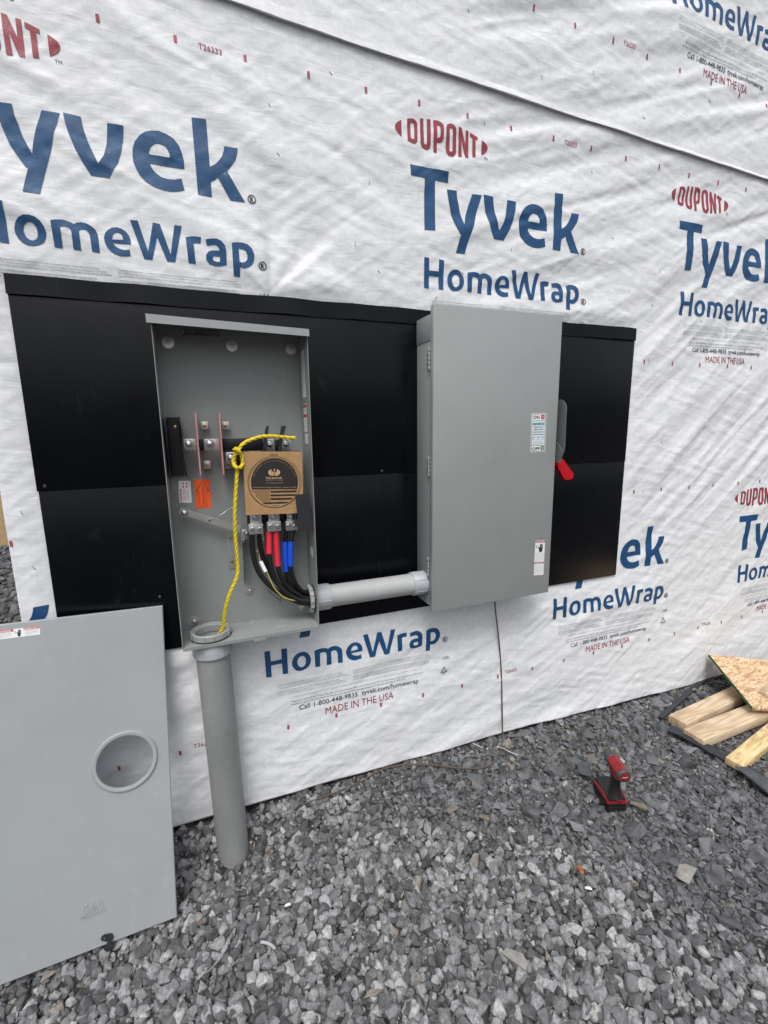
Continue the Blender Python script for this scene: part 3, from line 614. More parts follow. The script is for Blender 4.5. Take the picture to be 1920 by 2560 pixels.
def logo(ax, az, sheet_o, off, tilt=None, top=True, bottom=True):
    pl = lambda u, v: (ax + u, 0, az + v)
    t = (ax, az, tilt) if tilt else None
    bm = new_bm()
    for g in (GLYPHS['tyvek'] if top else []) + GLYPHS['home']:
        flat_poly(bm, [[(p[0] / 1000, p[1] / 1000) for p in l] for l in g], pl)
    finish_print('printed_lettering', bm, M['ink_blue'], sheet_o, off + .0014, t)
    def dark(name, fn, m=M['ink_dark'], L=.04):
        bm = new_bm(); fn(bm); finish_print(name, bm, m, sheet_o, off + .0014, t, L=L)
    if top:
        bm = new_bm()
        for g in GLYPHS['dup']: flat_poly(bm, [[(p[0] / 1000, p[1] / 1000) for p in l] for l in g], pl)
        finish_print('printed_emblem', bm, M['ink_red'], sheet_o, off + .0014, t)
        dark('trade_mark', lambda b: text(b, 'TM', .252, .480, .010, pl)); dark('registered_mark', lambda b: circle_r(b, .766, .212, .0135, pl))
    dark('registered_mark', lambda b: circle_r(b, .788, .010, .0135, pl))
    if bottom:
        dark('printed_origin_line', lambda b: text(b, 'MADE IN THE USA', .23, -.219, .034, pl, width=.305), M['ink_red'], .022)
        dark('printed_contact_line', lambda b: text(b, 'Call 1-800-448-9835  tyvek.com/homewrap', .122, -.170, .0225, pl, width=.532, bold=.006))
        dark('printed_country', lambda b: text(b, 'USA', .775, -.086, .014, pl))
        def recyc(b):
            flat_poly(b, [[(.764, -.150), (.800, -.150), (.782, -.116)], [(.770, -.1465), (.794, -.1465), (.782, -.124)]], pl); text(b, '2', .782, -.143, .008, pl, align='c'); text(b, 'HDPE', .782, -.161, .006, pl, align='c')
        dark('recycling_mark', recyc)
    if bottom:
        bm = new_bm()
        for k, s in enumerate(WARN1): text(bm, s, .038, -.046 - .0078 * k, .0043, pl, width=.295 * (len(s) / 125))
        for k, s in enumerate(WARN1): text(bm, s.upper()[:100], .038, -.075 - .0078 * k, .0043, pl, width=.29 * (len(s) / 128))
        for k, s in enumerate(WARN2): text(bm, s, .353, -.046 - .0078 * k, .0043, pl, width=.37 * (len(s) / 133))
        for k, s in enumerate(WARN2): text(bm, s.upper()[:110], .353, -.075 - .0078 * k, .0043, pl, width=.365 * (len(s) / 133))
        text(bm, 'Contact the authorized distributor for complete installation guidelines and for the warranty information of this product. All rights reserved.', .10, -.108, .0038, pl, width=.55)
        text(bm, 'Meets the ASTM E1677 Type I Air Barrier requirements when installed as an air barrier according to the installation instructions.', .093, -.129, .0072, pl, width=.586)
        text(bm, 'Meets ICC-ES AC-38 Water-Resistive Barrier & Air Barrier Material requirements. ICC-ES Evaluation Report ESR-2375.', .093, -.142, .0072, pl, width=.50)
        finish_print('printed_small_lettering', bm, M['ink_small'], sheet_o, off + .0014, t, L=.06)
PER = 1.3942; AX, AZ = -.5484, 2.0223; BX, BZ = .1656, .5437
for k in range(5): logo(AX + k * PER, AZ, low, 0)
for k in range(-1, 4): logo(BX + k * PER, BZ + (.045 if k < 0 else 0), low, 0)
for k in range(-1, 3): logo(2.018 + k * PER, 3.262 - .022 * k * PER, upp, LAPOFF, tilt=.022, top=(k != 5))
# rows of stud marks and lot numbers
bm = new_bm(); bm2 = new_bm()
def mark(b, x, z, a=0.0): flat_poly(b, [[(x - .0044, z - .0095), (x + .0044, z - .0095), (x + .0044, z + .0095), (x - .0044, z + .0095)]], lambda u, v: (u, 0, v))
for z, ph in ((2.637, .022), (1.790, .026), (1.155, .032), (.309, .040)):
    for k in range(-3, 32): mark(bm, ph + k * .2004, z)
for k in range(4):
    text(bm, 'T26233', .085 + k * PER, 2.626, .016, lambda u, v: (u, 0, v), width=.068, bold=.01)
    text(bm, 'T26233', -.113 + k * PER, .316, .016, lambda u, v: (u, 0, v), width=.068, bold=.01)
_m = finish_print('printed_stud_marks', bm, M['ink_mark'], low, .0015, L=.012); _m['kind'] = 'stuff'
for k in range(-9, 24): mark(bm2, 1.300 + k * .2, 3.047 - .022 * k * .2)
for k in range(-1, 3): text(bm2, 'T26233', 1.755 + k * PER, 3.040 - .022 * k * PER, .016, lambda u, v: (u, 0, v), width=.068, bold=.01)
_m = finish_print('printed_stud_marks', bm2, M['ink_mark'], upp, LAPOFF + .0015, L=.012); _m['kind'] = 'stuff'
# staples that hold the sheets
spots = [(.29, 2.52), (.93, 2.43), (.63, 2.35), (.31, 2.38), (1.24, 2.20), (1.64, 2.55), (1.78, 2.31), (2.08, 2.20), (2.06, 2.05), (2.48, 2.52), (2.7, 2.27), (-.12, 2.30),
         (.57, 2.14), (.86, 2.24), (.66, 2.06), (1.02, 2.09), (1.5, 2.15), (.9, 1.99), (2.06, 1.80), (2.2, 1.4), (2.1, 1.15), (2.4, 2.0), (1.9, 2.1), (-.53, 1.25), (-.52, 1.07), (.5, 2.66), (1.1, 2.63)]
up_spots = [(.75, 2.95), (1.02, 2.97), (.84, 3.05), (1.15, 3.12), (1.35, 2.83), (1.6, 2.9), (1.9, 2.8), (2.3, 2.95), (1.7, 3.05), (2.1, 3.12)]
proto = None
for o_, lst, of in ((low, spots, 0), (upp, up_spots, LAPOFF)):
    for (x, z) in lst:
        y = -float(wrinkle(x, z)) - of
        if proto is None:
            b = new_bm(); tube(b, [(-.0004, .002, .006), (-.0004, -.0012, .0055), (.0006, -.0012, -.0055), (.0006, .002, -.006)], .00075, 6); proto = b
            sm = bpy.data.meshes.new('staple'); b.to_mesh(sm); b.free(); sm.materials.append(M['dark_steel'])
        s = bpy.data.objects.new('staple', sm); COL.objects.link(s); s.parent = o_; s.location = (x, y, z); s.rotation_euler = (0, random.uniform(-.9, .9), 0); LOC[s] = Vector((x, y, z))

# ------------------------------------------------------------------ black backing panel
PY = -.018                                    # front face of the panel
pnl = thing('backing_panel', 'wide black sheet-metal backing panel on the wrapped wall behind both boxes', 'panel', (.737, -.01, .73))
bm = new_bm(); fbox(bm, -.483, 1.957, PY, -.002, 1.312, 1.936, .0015); obj('upper_panel', bm, M['black_panel'], pnl)
bm = new_bm(); fbox(bm, -.480, 1.957, PY + .0025, -.002, .724, 1.3117, .0015); obj('lower_panel', bm, M['black_panel'], pnl)
bm = new_bm()
n = 60; rows = []
for i in range(n + 1):
    x = -.485 + 2.444 * i / n; w = .0018 * math.sin(i * .9) * math.sin(i * .23) + .0012 * float(vnoise(i * .7, 0, 3))
    rows.append([bm.verts.new(p) for p in ((x, -.002, 1.939), (x, PY - .003, 1.939 + w), (x, PY - .0045 - w, 1.90), (x, PY - .0055 - 1.5 * w, 1.884 + w), (x, PY - .0005, 1.8835 + w))])
for a, b in zip(rows, rows[1:]):
    for k in range(4): bm.faces.new((a[k], b[k], b[k + 1], a[k + 1]))
bm.faces.new(rows[0]); bm.faces.new(rows[-1][::-1])
obj('top_flashing', bm, M['black_panel'], pnl)
for (px, py) in ((30, 776 - 63), (112, 1216), (955, 1178), (1075, 1405), (400, 1493)):
    p = W(px, py, PY); bm = new_bm(); lathe(bm, [(.0055, -.001), (.0055, .001), (.0035, .003), (0, .0032)], p, (0, -1, 0), 12); obj('panel_screw', bm, M['dark_steel'], pnl)

# ------------------------------------------------------------------ open meter box
BY = -.0205; FY = -.165
mx0, mx1, mz0, mz1 = -.1085, .3505, .784, 1.800
mtr = thing('meter_box', 'tall open grey meter box with its cover off and wiring inside', 'meter box', ((mx0 + mx1) / 2, -.02, mz0))
bm = new_bm(); t = .0022
prism(bm, [(mx0 + t, BY, mz0 + t), (mx1 - t, BY, mz0 + t), (mx1 - t, BY, 1.818), (mx0 + t, BY, 1.831)], (0, BY * 0 + .0022, 0))                         # back
fbox(bm, mx0, mx0 + t, FY, PY - .0004, mz0, 1.8155); fbox(bm, mx1 - t, mx1, FY, PY - .0004, mz0, 1.8035)
FH = [(-.0165 + .0575 * math.cos(k * math.pi / 24), -.096 + .0575 * math.sin(k * math.pi / 24)) for k in range(48)]     # hole for the riser
FR_ = [(mx0 + t, FY - .001), (mx1 - t, FY - .001), (mx1 - t, PY - .0004), (mx0 + t, PY - .0004)]
flat_poly(bm, [FR_, FH], lambda u, v: (u, v, mz0 + t)); flat_poly(bm, [FR_, FH], lambda u, v: (u, v, mz0 - .0004))
fbox(bm, .118, .160, FY - .0045, FY - .0032, mz0 - .017, mz0 - .0075, .0005)                # latch tab under the lip
# floor
fbox(bm, mx0 + .001, mx1 - .001, FY - .003, FY - .001, mz0 - .0085, mz0 + .0024)            # turned lip
obj('enclosure', bm, M['steel_inner'], mtr, recalc=False)
bm = new_bm()
prism(bm, [(mx0 - .0105, FY - .013, 1.822), (mx1 + .003, FY - .013, 1.808), (mx1 + .003, FY - .013, 1.786), (mx0 - .0105, FY - .013, 1.798)], (0, .0025, 0))
prism(bm, [(mx0 - .0105, FY - .0105, 1.822), (mx1 + .003, FY - .0105, 1.808), (mx1 + .003, PY - .0005, 1.822), (mx0 - .0105, PY - .0005, 1.836)], (0, 0, -.0022))
prism(bm, [(mx0 - .003, FY - .008, 1.8165), (mx0 - .003, FY - .008, 1.797), (mx0 - .003, PY - .001, 1.797), (mx0 - .003, PY - .001, 1.83)], (.0022, 0, 0))
prism(bm, [(mx1 + .001, FY - .008, 1.804), (mx1 + .001, FY - .008, 1.79), (mx1 + .001, PY - .001, 1.79), (mx1 + .001, PY - .001, 1.816)], (.0018, 0, 0))
obj('hood', bm, M['steel_grey_cool'], mtr)
def hexbolt(bm, p, r, h=.006, mi=0, wash=True, ax=(0, -1, 0), tilt=0):
    if wash: lathe(bm, [(0, 0), (r * 1.45, 0), (r * 1.45, .0016), (r * .5, .0022), (0, .0022)], p, ax, 24, mi)
    q = Vector(p) + Vector(ax) * .002
    lathe(bm, [(r, 0), (r, h), (r * .8, h + .0012), (0, h + .0014)], q, ax, 6, mi, smooth=False)
    lathe(bm, [(r * .45, h + .001), (r * .45, h + .004), (r * .3, h + .0048), (0, h + .005)], q, ax, 10, mi)
for (p) in (R1(265, 318, BY), R1(795, 347, BY), R1(1284, 374, BY), R3(885, 853, BY), R3(338, 1155, BY), R3(1415, 1010, BY)):
    bm = new_bm(); lathe(bm, [(0, 0), (.0185, 0), (.0185, .0014), (.007, .0020), (0, .0020)], p, (0, -1, 0), 28)
    hexbolt(bm, p, .0068, .004, wash=False); obj('mounting_bolt', bm, M['zinc'], mtr)
# hub closing plate under the hood
bm = new_bm(); a = R1(370, 190, -.13); b = R1(700, 232, -.13)
fbox(bm, a.x, b.x, -.150, -.070, 1.7885, 1.7925, .001); fbox(bm, a.x + .004, a.x + .008, -.150, -.07, 1.780, 1.788); fbox(bm, a.x + .045, a.x + .053, -.120, -.112, 1.770, 1.788)
obj('hub_closing_plate', bm, M['dark_steel'], mtr)
# black insulating channel at the left
bm = new_bm(); a = R1(222, 925, -.120); b = R1(362, 925, -.10); zt = R1(300, 940, -.03).z; zb_ = R1(330, 1425, -.03).z
fbox(bm, mx0 + .012, b.x - .004, -.034, -.031, zb_, zt)
fbox(bm, mx0 + .010, mx0 + .013, -.125, -.031, zb_, zt, .0008)
prism(bm, [(b.x - .004, -.034, zt), (b.x - .004, -.112, zt), (b.x + .001, -.112, zt - .06), (b.x - .004, -.10, (zt + zb_) / 2), (b.x + .005, -.105, zb_), (b.x - .002, -.034, zb_)], (.0026, 0, 0))
obj('insulating_channel', bm, M['black_ins'], mtr)
bm = new_bm(); lathe(bm, [(0, 0), (.006, 0), (.006, .002), (.003, .003), (0, .003)], R1(325, 1022, -.0345), (0, -1, 0), 14); obj('channel_screw', bm, M['brass'], mtr)
# pink fibre phase barriers
for (fx0, fy0, fx1, fy1) in ((487, 900, 530, 1420), (684, 903, 723, 1415)):
    yF, yB = -.130, -.036; T, Bq = R1(fx0, fy0, yF), R1(fx1, fy1, yF); xm = (T.x + Bq.x) / 2
    bm = new_bm(); prism(bm, [(xm, yF, T.z), (xm, yB, T.z), (xm, yB, Bq.z), (xm, yF, Bq.z)], (.0042, 0, 0), bev=.0006)
    obj('phase_barrier', bm, M['pink'], mtr)
for (cx, cy) in ((568, 1008), (742, 1008), (590, 1333), (765, 1333)):
    a, b = R1(cx - 32, cy - 32, -.035), R1(cx + 32, cy + 32, -.035)
    bm = new_bm(); fbox(bm, a.x, b.x, -.038, -.035, b.z, a.z, .0006, 0); lathe(bm, [(0, 0), (.0052, 0), (.0052, .002), (.003, .003), (0, .003)], R1(cx, cy, -.0382), (0, -1, 0), 12, 1)
    obj('barrier_clip', bm, [M['zinc'], M['brass']], mtr)
# line bars, lugs
def plate(name, x0, y0, x1, y1, yy, th, m, RR=R1, bolt=None, br=.0115):
    a, b = RR(x0, y0, yy), RR(x1, y1, yy); bm = new_bm(); fbox(bm, a.x, b.x, yy, yy + th, b.z, a.z, .0012)
    if bolt: hexbolt(bm, RR(bolt[0], bolt[1], yy), br, .007, 1)
    return obj(name, bm, [m, M['bolt']], mtr)
plate('line_bar', 385, 1120, 505, 1213, -.070, .012, M['alu'], bolt=(438, 1165))
plate('line_bar', 563, 1120, 694, 1210, -.070, .012, M['alu'], bolt=(612, 1162))
plate('insulated_bar', 700, 1118, 1062, 1213, -.064, .018, M['black_ins'])
plate('bar_backing', 505, 1120, 563, 1215, -.052, .02, M['black_ins'])
plate('bar_foot', 742, 1230, 838, 1325, -.075, .010, M['alu'], bolt=(787, 1278))
plate('bar_block', 838, 1215, 892, 1365, -.060, .03, M['black_ins'])
plate('line_lug', 1072, 1120, 1152, 1224, -.080, .012, M['alu'], bolt=(1108, 1166))
plate('line_lug', 1206, 1120, 1286, 1224, -.080, .012, M['alu'], bolt=(1242, 1162))
plate('lug_spacer', 1152, 1125, 1206, 1222, -.066, .02, M['black_ins'])
plate('socket_block', 905, 1235, 1372, 1470, -.075, .045, M['black_ins'])
plate('socket_block', 850, 860, 1360, 1120, -.075, .045, M['black_ins'], RR=R2)
for pl_ in (((1053, 1222), (1060, 1130), (1070, 1050), (1082, 1010), (1104, 1012), (1098, 1060), (1090, 1130), (1085, 1220)), ((1180, 1218), (1188, 1120), (1196, 1060), (1206, 1012), (1246, 1010), (1228, 1080), (1216, 1140), (1205, 1218))):
    bm = new_bm(); prism(bm, [R1(u, v, -.105) for u, v in pl_], (0, .0022, 0)); obj('insulating_strap', bm, M['dark_flap'], mtr)
# load lugs below the card
for (x0, x1, zt_, zb2, zs, sc1, sc2) in ((876, 1022, 100, 292, 205, (912, 250), (987, 248)), (1057, 1198, 92, 265, 178, (1092, 222), (1163, 222)), (1240, 1362, 90, 256, 170, (1270, 215), (1332, 220))):
    bm = new_bm(); a, b = R3(x0, zs, -.115), R3(x1, zb2, -.115); fbox(bm, a.x, b.x, -.115, -.085, b.z, a.z, .0015)
    a2, b2 = R3(x0 + 6, zt_ - 60, -.100), R3(x1 - 14, zs + 6, -.100); fbox(bm, a2.x, b2.x, -.100, -.092, b2.z, a2.z, .001)
    for s in (sc1, sc2):
        lathe(bm, [(.0075, 0), (.0075, .003), (.0062, .0038), (.0040, .0038), (.0040, .001), (0, .001)], R3(s[0], s[1], -.1151), (0, -1, 0), 20, 1)
    hexbolt(bm, R3((x0 + x1) / 2 - 5, 128, -.1003), .0085, .004, 1)
    obj('load_lug', bm, [M['alu'], M['bolt']], mtr)
bm = new_bm(); a, b = R3(948, 300, -.06), R3(1045, 500, -.06); fbox(bm, a.x, b.x, -.06, -.04, b.z, a.z, .001); hexbolt(bm, R3(1025, 352, -.0602), .007, .004, 1); hexbolt(bm, R3(968, 465, -.0602), .007, .004, 1)
obj('rear_lug', bm, [M['alu'], M['bolt']], mtr)
# neutral bar, its bracket and clamp
bm = new_bm(); prism(bm, [R3(205, 38, -.062), R3(800, 213, -.062), R3(782, 287, -.062), R3(185, 95, -.062)], (0, .008, 0), bev=.0008)
hexbolt(bm, R3(240, 90, -.0622), .0095, .006, 1); lathe(bm, [(0, 0), (.006, 0), (.006, .003), (0, .004)], R3(490, 157, -.0622), (0, -1, 0), 6, 1); obj('neutral_bar', bm, [M['alu'], M['bolt']], mtr)
bm = new_bm(); a, b = R3(655, 300, BY - .001), R3(762, 632, BY - .001); fbox(bm, a.x, b.x, BY - .0025, BY - .0003, b.z, a.z, .0004, 0)
for q in ((692, 333), (712, 566)): lathe(bm, [(0, 0), (.005, 0), (.005, .002), (0, .003)], R3(q[0], q[1], BY - .0026), (0, -1, 0), 6, 1)
obj('bracket_plate', bm, [M['steel_inner'], M['brass']], mtr)
bm = new_bm(); a, b = R3(790, 232, -.055), R3(818, 745, -.03)
prism(bm, [(a.x, -.075, a.z), (a.x + .001, -.0225, a.z - .004), (b.x + .002, -.0225, b.z), (b.x, -.045, b.z - .006), (a.x, -.075, R3(800, 640, -.07).z)], (.0016, 0, 0)); obj('bracket_fin', bm, M['pale_film'], mtr)
bm = new_bm(); a, b = R3(800, 255, -.065), R3(872, 345, -.065); fbox(bm, a.x, b.x, -.07, -.045, b.z, a.z, .002, 0, ); hexbolt(bm, R3(853, 285, -.0702), .007, .004, 1, ); hexbolt(bm, R3(822, 350, -.0602), .007, .004, 1)
obj('bonding_clamp', bm, [M['zinc'], M['bolt']], mtr)
bm = new_bm(); tube(bm, [R3(520, 155, -.068), R3(560, 125, -.085), R3(620, 95, -.09), R3(670, 55, -.08), R3(720, 30, -.07), R2(770, 880, -.06), R2(790, 775, -.07), R2(830, 755, -.085)], .0009, 6); obj('tie_wire', bm, M['alu'], mtr)
# curved dark flap at the right of the card
bm = new_bm(); pts = [(1336, 858), (1475, 842), (1492, 1000), (1504, 1190), (1485, 1203), (1440, 1215), (1400, 1217), (1367, 1208), (1352, 1010)]
prism(bm, [R2(u, v, -.158) for u, v in pts], (0, .003, 0)); obj('insulating_flap', bm, M['dark_flap'], mtr)
# knock-outs pressed in floor and back
def ring(bm, c, ax, r, w=.0012, hgt=.0007): lathe(bm, [(r - w, 0), (r - w * .5, hgt), (r + w * .5, hgt), (r + w, 0)], c, ax, 40)
kc = R3(1145, 915, BY); KO = [(kc + Vector((0, .0002, 0)), (0, -1, 0), (.052, .043)), (Vector((mx0 + t - .0002, -.09, .86)), (1, 0, 0), (.030, .022))]
for (u, v, rs) in ((1190, 1180, (.040, .030, .022)), (912, 1168, (.013, .009))):
    d = ray(400 + .2532 * u, 1260 + .2532 * v); tt = (mz0 + t - CAM[2]) / d[2]; KO.append((Vector((CAM[0] + d[0] * tt, CAM[1] + d[1] * tt, mz0 + t - .0002)), (0, 0, 1), rs))
for c, ax_k, rs in KO:
    bm = new_bm()
    for r in rs: ring(bm, c, ax_k, r)
    obj('knockout', bm, M['steel_inner'], mtr)
bm = new_bm(); q = [R3(1055, 848, BY - .0006), R3(1125, 905, BY - .0006), R3(1190, 958, BY - .0006)]; tube(bm, q, .0009, 5); tube(bm, [R3(1196, 912, BY - .0006), R3(1191, 960, BY - .0006)], .0011, 5); obj('marker_line', bm, M['label_text'], mtr)
# stickers inside
def sticker(name, corners, yy, draw, mats, parent, rad=0.0):
    """corners TL, TR, BR, BL on a plane; draw in a 0..1 x 0..1 space (u right, v up)"""
    TL, TR, BR, BL = [Vector(c) for c in corners]
    nrm = (TR - TL).cross(TL - BL).normalized()
    def at_(k):
        return lambda u, v: (BL * (1 - u) * (1 - v) + BR * u * (1 - v) + TL * (1 - u) * v + TR * u * v) + nrm * k
    bm = new_bm()
    if rad > 0:
        ry = rad; rx = rad * (TL - BL).length / (TR - TL).length; o = []
        for cx, cy, a0 in ((1 - rx, 1 - ry, 0), (rx, 1 - ry, 90), (rx, ry, 180), (1 - rx, ry, 270)):
            for k in range(5): an = math.radians(a0 + 22.5 * k); o.append((cx + rx * math.cos(an), cy + ry * math.sin(an)))
    else: o = [(0, 0), (1, 0), (1, 1), (0, 1)]
    flat_poly(bm, [o], at_(.0005)); draw(bm, at_)
    return obj(name, bm, mats, parent, recalc=False)
def rect(bm, u0, v0, u1, v1, pl, mi): flat_poly(bm, [[(u0, v0), (u1, v0), (u1, v1), (u0, v1)]], pl, mi)
def para(bm, u0, u1, vtop, rows, pitch, cap, pl, mi, seed=0):
    base = ['Hazardous voltage. Turn power off before', 'servicing. Keep cover closed and sealed.', 'Will cause death or serious injury.', 'Qualified personnel only. Read all', 'instructions before opening this box.']
    for k in range(rows):
        text(bm, base[(k + seed) % 5], u0, vtop - k * pitch, cap, pl, width=(u1 - u0) * (1 if k < rows - 1 else .6), mi=mi)
LM = [M['white_label'], M['label_text'], M['label_red'], M['label_grey_text'], M['label_teal'], M['label_pale'], M['label_green'], M['orange']]
def vert(at_, k):      # text reading upwards: swap axes
    f = at_(k); return lambda u, v: f(1 - v, u)
def d_caution(bm, A):
    g = vert(A, .0009)
    text(bm, 'CAUTION:', .06, .76, .17, g, width=.58, bold=.03, mi=2)
    for k, s in enumerate(('WHEN OVERHEAD', 'NEUTRAL BETWEEN', 'SIZE AND', 'INSULATION')): text(bm, s, .12, .56 - .13 * k, .075, g, width=.5 - .07 * (k > 1), mi=2)
    for (u, v) in ((.88, .62), (.74, .62), (.88, .36), (.74, .36)):
        flat_poly(bm, [[(u - .05, v), (u, v - .12), (u, v - .04), (u + .05, v - .04), (u + .05, v + .04), (u, v + .04), (u, v + .12)]], g, 2)
sticker('caution_label', [R2(181, 718, BY - .0004), R2(302, 720, BY - .0004), R2(313, 936, BY - .0004), R2(190, 934, BY - .0004)], 0, d_caution, LM, mtr)
def d_orange(bm, A):
    f = A(.0009); o = [(.5, .96), (.93, .58), (.74, .58), (.74, .05), (.26, .05), (.26, .58), (.07, .58)]; c = (.5, .42)
    i = [(.5, .935), (.87, .595), (.725, .595), (.725, .062), (.275, .062), (.275, .595), (.13, .595)]
    flat_poly(bm, [o, i], f, 1); g = vert(A, .0009)
    text(bm, 'LINE SIDE CONNECTIONS', .12, .46, .06, g, width=.7, bold=.02, mi=1); text(bm, 'MUST BE AS SHOWN', .12, .36, .05, g, width=.55, mi=1); text(bm, '10', .03, .86, .06, g, mi=1)
om = [M['orange'], M['label_text']]
sticker('orange_arrow_label', [R2(335, 706, BY - .0004), R2(492, 703, BY - .0004), R2(509, 985, BY - .0004), R2(354, 992, BY - .0004)], 0, d_orange, om, mtr)
def WXp(px, py, x):
    d = ray(px, py); tt = x / d[0]; return Vector((x, CAM[1] + d[1] * tt, CAM[2] + d[2] * tt))
sx = mx1 - t - .0004
def side_label(name, u0, v0, u1, v1, draw):
    a, b = WXp(340 + .3014 * u0, 760 + .3014 * v0, sx), WXp(340 + .3014 * u1, 760 + .3014 * v1, sx)
    ya, yb = sorted((max(min(a.y, -.03), -.158), max(min(b.y, -.03), -.158)))
    sticker(name, [(sx, yb, a.z), (sx, ya, a.z), (sx, ya, b.z), (sx, yb, b.z)], 0, draw, LM, mtr)
def d_side(bm, A): para(bm, .08, .92, .93, 18, .05, .018, A(.0009), 3)
def d_side_red(bm, A):
    rect(bm, .03, .86, .97, .97, A(.0009), 2); rect(bm, .03, .52, .97, .62, A(.0009), 2); para(bm, .08, .92, .8, 4, .06, .03, A(.0009), 3); para(bm, .08, .92, .46, 7, .06, .03, A(.0009), 3)
side_label('data_label', 1366, 400, 1412, 770, d_side); side_label('danger_label', 1388, 830, 1425, 1060, d_side_red); side_label('rating_label', 1402, 1075, 1432, 1160, d_side)
a_, b_ = WXp(400 + .2532 * 1482, 1260 + .2532 * 410, sx), WXp(400 + .2532 * 1508, 1260 + .2532 * 520, sx)
sticker('small_label', [(sx, a_.y, a_.z), (sx, b_.y - .012, a_.z), (sx, b_.y - .012, b_.z), (sx, a_.y, b_.z)], 0, d_side, LM, mtr)

# ------------------------------------------------------------------ conduits
def adapter(bm, c, ax, r, ln, mi=0):
    A = Vector(ax).normalized(); lathe(bm, [(r - .006, 0), (r, 0), (r, ln - .003), (r - .002, ln), (r - .010, ln), (r - .010, 0), (r - .006, 0)], c, ax, 48, mi)
    U = A.orthogonal().normalized(); V_ = A.cross(U)
    for k in range(6):
        an = 2 * math.pi * k / 6 + .3; d = U * math.cos(an) + V_ * math.sin(an); q = Vector(c) + d * (r + .0002)
        tube(bm, [q + A * .002, q + A * (ln - .004)], .0015, 6, mi)
def locknut(bm, c, ax, r, h, mi=0):
    A = Vector(ax).normalized(); lathe(bm, [(r - .0095, 0), (r, 0), (r, h - .002), (r - .002, h), (r - .0085, h), (r - .0095, h - .002), (r - .0095, 0)], c, ax, 48, mi)
    U = A.orthogonal().normalized(); V_ = A.cross(U)
    for k in range(14):
        an = 2 * math.pi * k / 14; d = U * math.cos(an) + V_ * math.sin(an); q = Vector(c) + d * (r + .0015)
        tube(bm, [q + A * .001, q + A * (h - .002)], .003, 6, mi)
vc = thing('riser_conduit', 'thick grey plastic conduit rising from the gravel into the meter box floor', 'conduit', (PIPE[0], PIPE[1], -.2))
px_, py_ = -.0175, -.096
ax_ = Vector((px_ - PIPE[0], py_ - PIPE[1], .95)).normalized(); base = Vector((PIPE[0], PIPE[1], -.2))
def on_pipe(z): return base + ax_ * ((z + .2) / ax_.z)
bm = new_bm(); r = .0565; lathe(bm, [(r - .007, 0), (r, 0), (r, (.765 + .2) / ax_.z), (r - .007, (.765 + .2) / ax_.z), (r - .007, 0)], base, ax_, 64); obj('pipe', bm, M['pvc_dusty'], vc)
bm = new_bm(); adapter(bm, on_pipe(.723), ax_, .0645, .059); obj('adapter', bm, M['pvc_light'], vc)
bm = new_bm(); locknut(bm, on_pipe(mz0 + t + .004), ax_, .066, .020); lathe(bm, [(.051, 0), (.057, 0), (.057, .024), (.055, .025), (.051, .023), (.051, 0)], on_pipe(mz0 - .004), ax_, 48); obj('locknut', bm, M['nut'], vc)
bm = new_bm(); lathe(bm, [(.060, 0), (.069, 0), (.069, .003), (.060, .003), (.060, 0)], on_pipe(mz0 + t + .0008), ax_, 48); obj('sealing_washer', bm, M['dark_steel'], vc)
hy, hz = -.092, .866
hc = thing('cross_conduit', 'short grey plastic conduit running level between meter box and switch box', 'conduit', (.58, hy, hz))
bm = new_bm(); r = .042; lathe(bm, [(r - .006, 0), (r, 0), (r, .44), (r - .006, .44), (r - .006, 0)], (.361, hy, hz), (1, 0, 0), 56); obj('pipe', bm, M['pvc'], hc)
bm = new_bm(); adapter(bm, (.352, hy, hz), (1, 0, 0), .0475, .060); obj('adapter', bm, M['pvc_light'], hc)
bm = new_bm(); adapter(bm, (.810, hy, hz), (-1, 0, 0), .0475, .060); obj('adapter', bm, M['pvc_light'], hc)
bm = new_bm(); locknut(bm, (mx1 - t - .005, hy, hz), (-1, 0, 0), .0485, .014); obj('locknut', bm, M['nut'], hc)
bm = new_bm()
for k in (0, .0022): lathe(bm, [(.046, 0), (.053, 0), (.053, .0015), (.046, .0015), (.046, 0)], (mx1 - t - .0012 - k, hy, hz), (-1, 0, 0), 40)
obj('sealing_washer', bm, M['dark_steel'], hc)

# ------------------------------------------------------------------ cables
def smooth_path(P, n=8):
    P = [Vector(p) for p in P]; out = []
    for i in range(len(P) - 1):
        p0, p1, p2, p3 = P[max(i - 1, 0)], P[i], P[i + 1], P[min(i + 2, len(P) - 1)]
        for k in range(n):
            s = k / n; out.append(.5 * ((2 * p1) + (p2 - p0) * s + (2 * p0 - 5 * p1 + 4 * p2 - p3) * s * s + (3 * p1 - p0 - 3 * p2 + p3) * s ** 3))
    out.append(P[-1]); return out
def cable(label, pts, depths, tape=None, tmat=None, r=.0088):
    ptsW = [R3(u, v, d) for (u, v), d in zip(pts, depths)]
    e = ptsW[-1]; ptsW.append(Vector((.43, hy + (e.y - hy) * .7, hz + (e.z - hz) * .6)))
    P = smooth_path(ptsW); bm = new_bm(); tube(bm, P, r, 12)
    th = thing('power_cable', label, 'cable', P[0], group='cables bundled into the cross conduit'); obj('jacket', bm, M['black_rubber'], th)
    if tape:
        i0, i1 = [min(range(len(P)), key=lambda i: (P[i] - R3(u, v, d)).length) for (u, v), d in ((tape[0], depths[1]), (tape[1], depths[2]))]
        seg = P[i0:i1 + 1]; fine = []
        for a, b in zip(seg, seg[1:]): fine += [a.lerp(b, k / 4) for k in range(4)]
        fine.append(seg[-1]); rad = [r + .0012 + .0007 * ((k * .37) % 1) for k in range(len(fine))]
        bm = new_bm(); tube(bm, fine, rad, 14); obj('tape_wrap', bm, tmat, th)
    return th
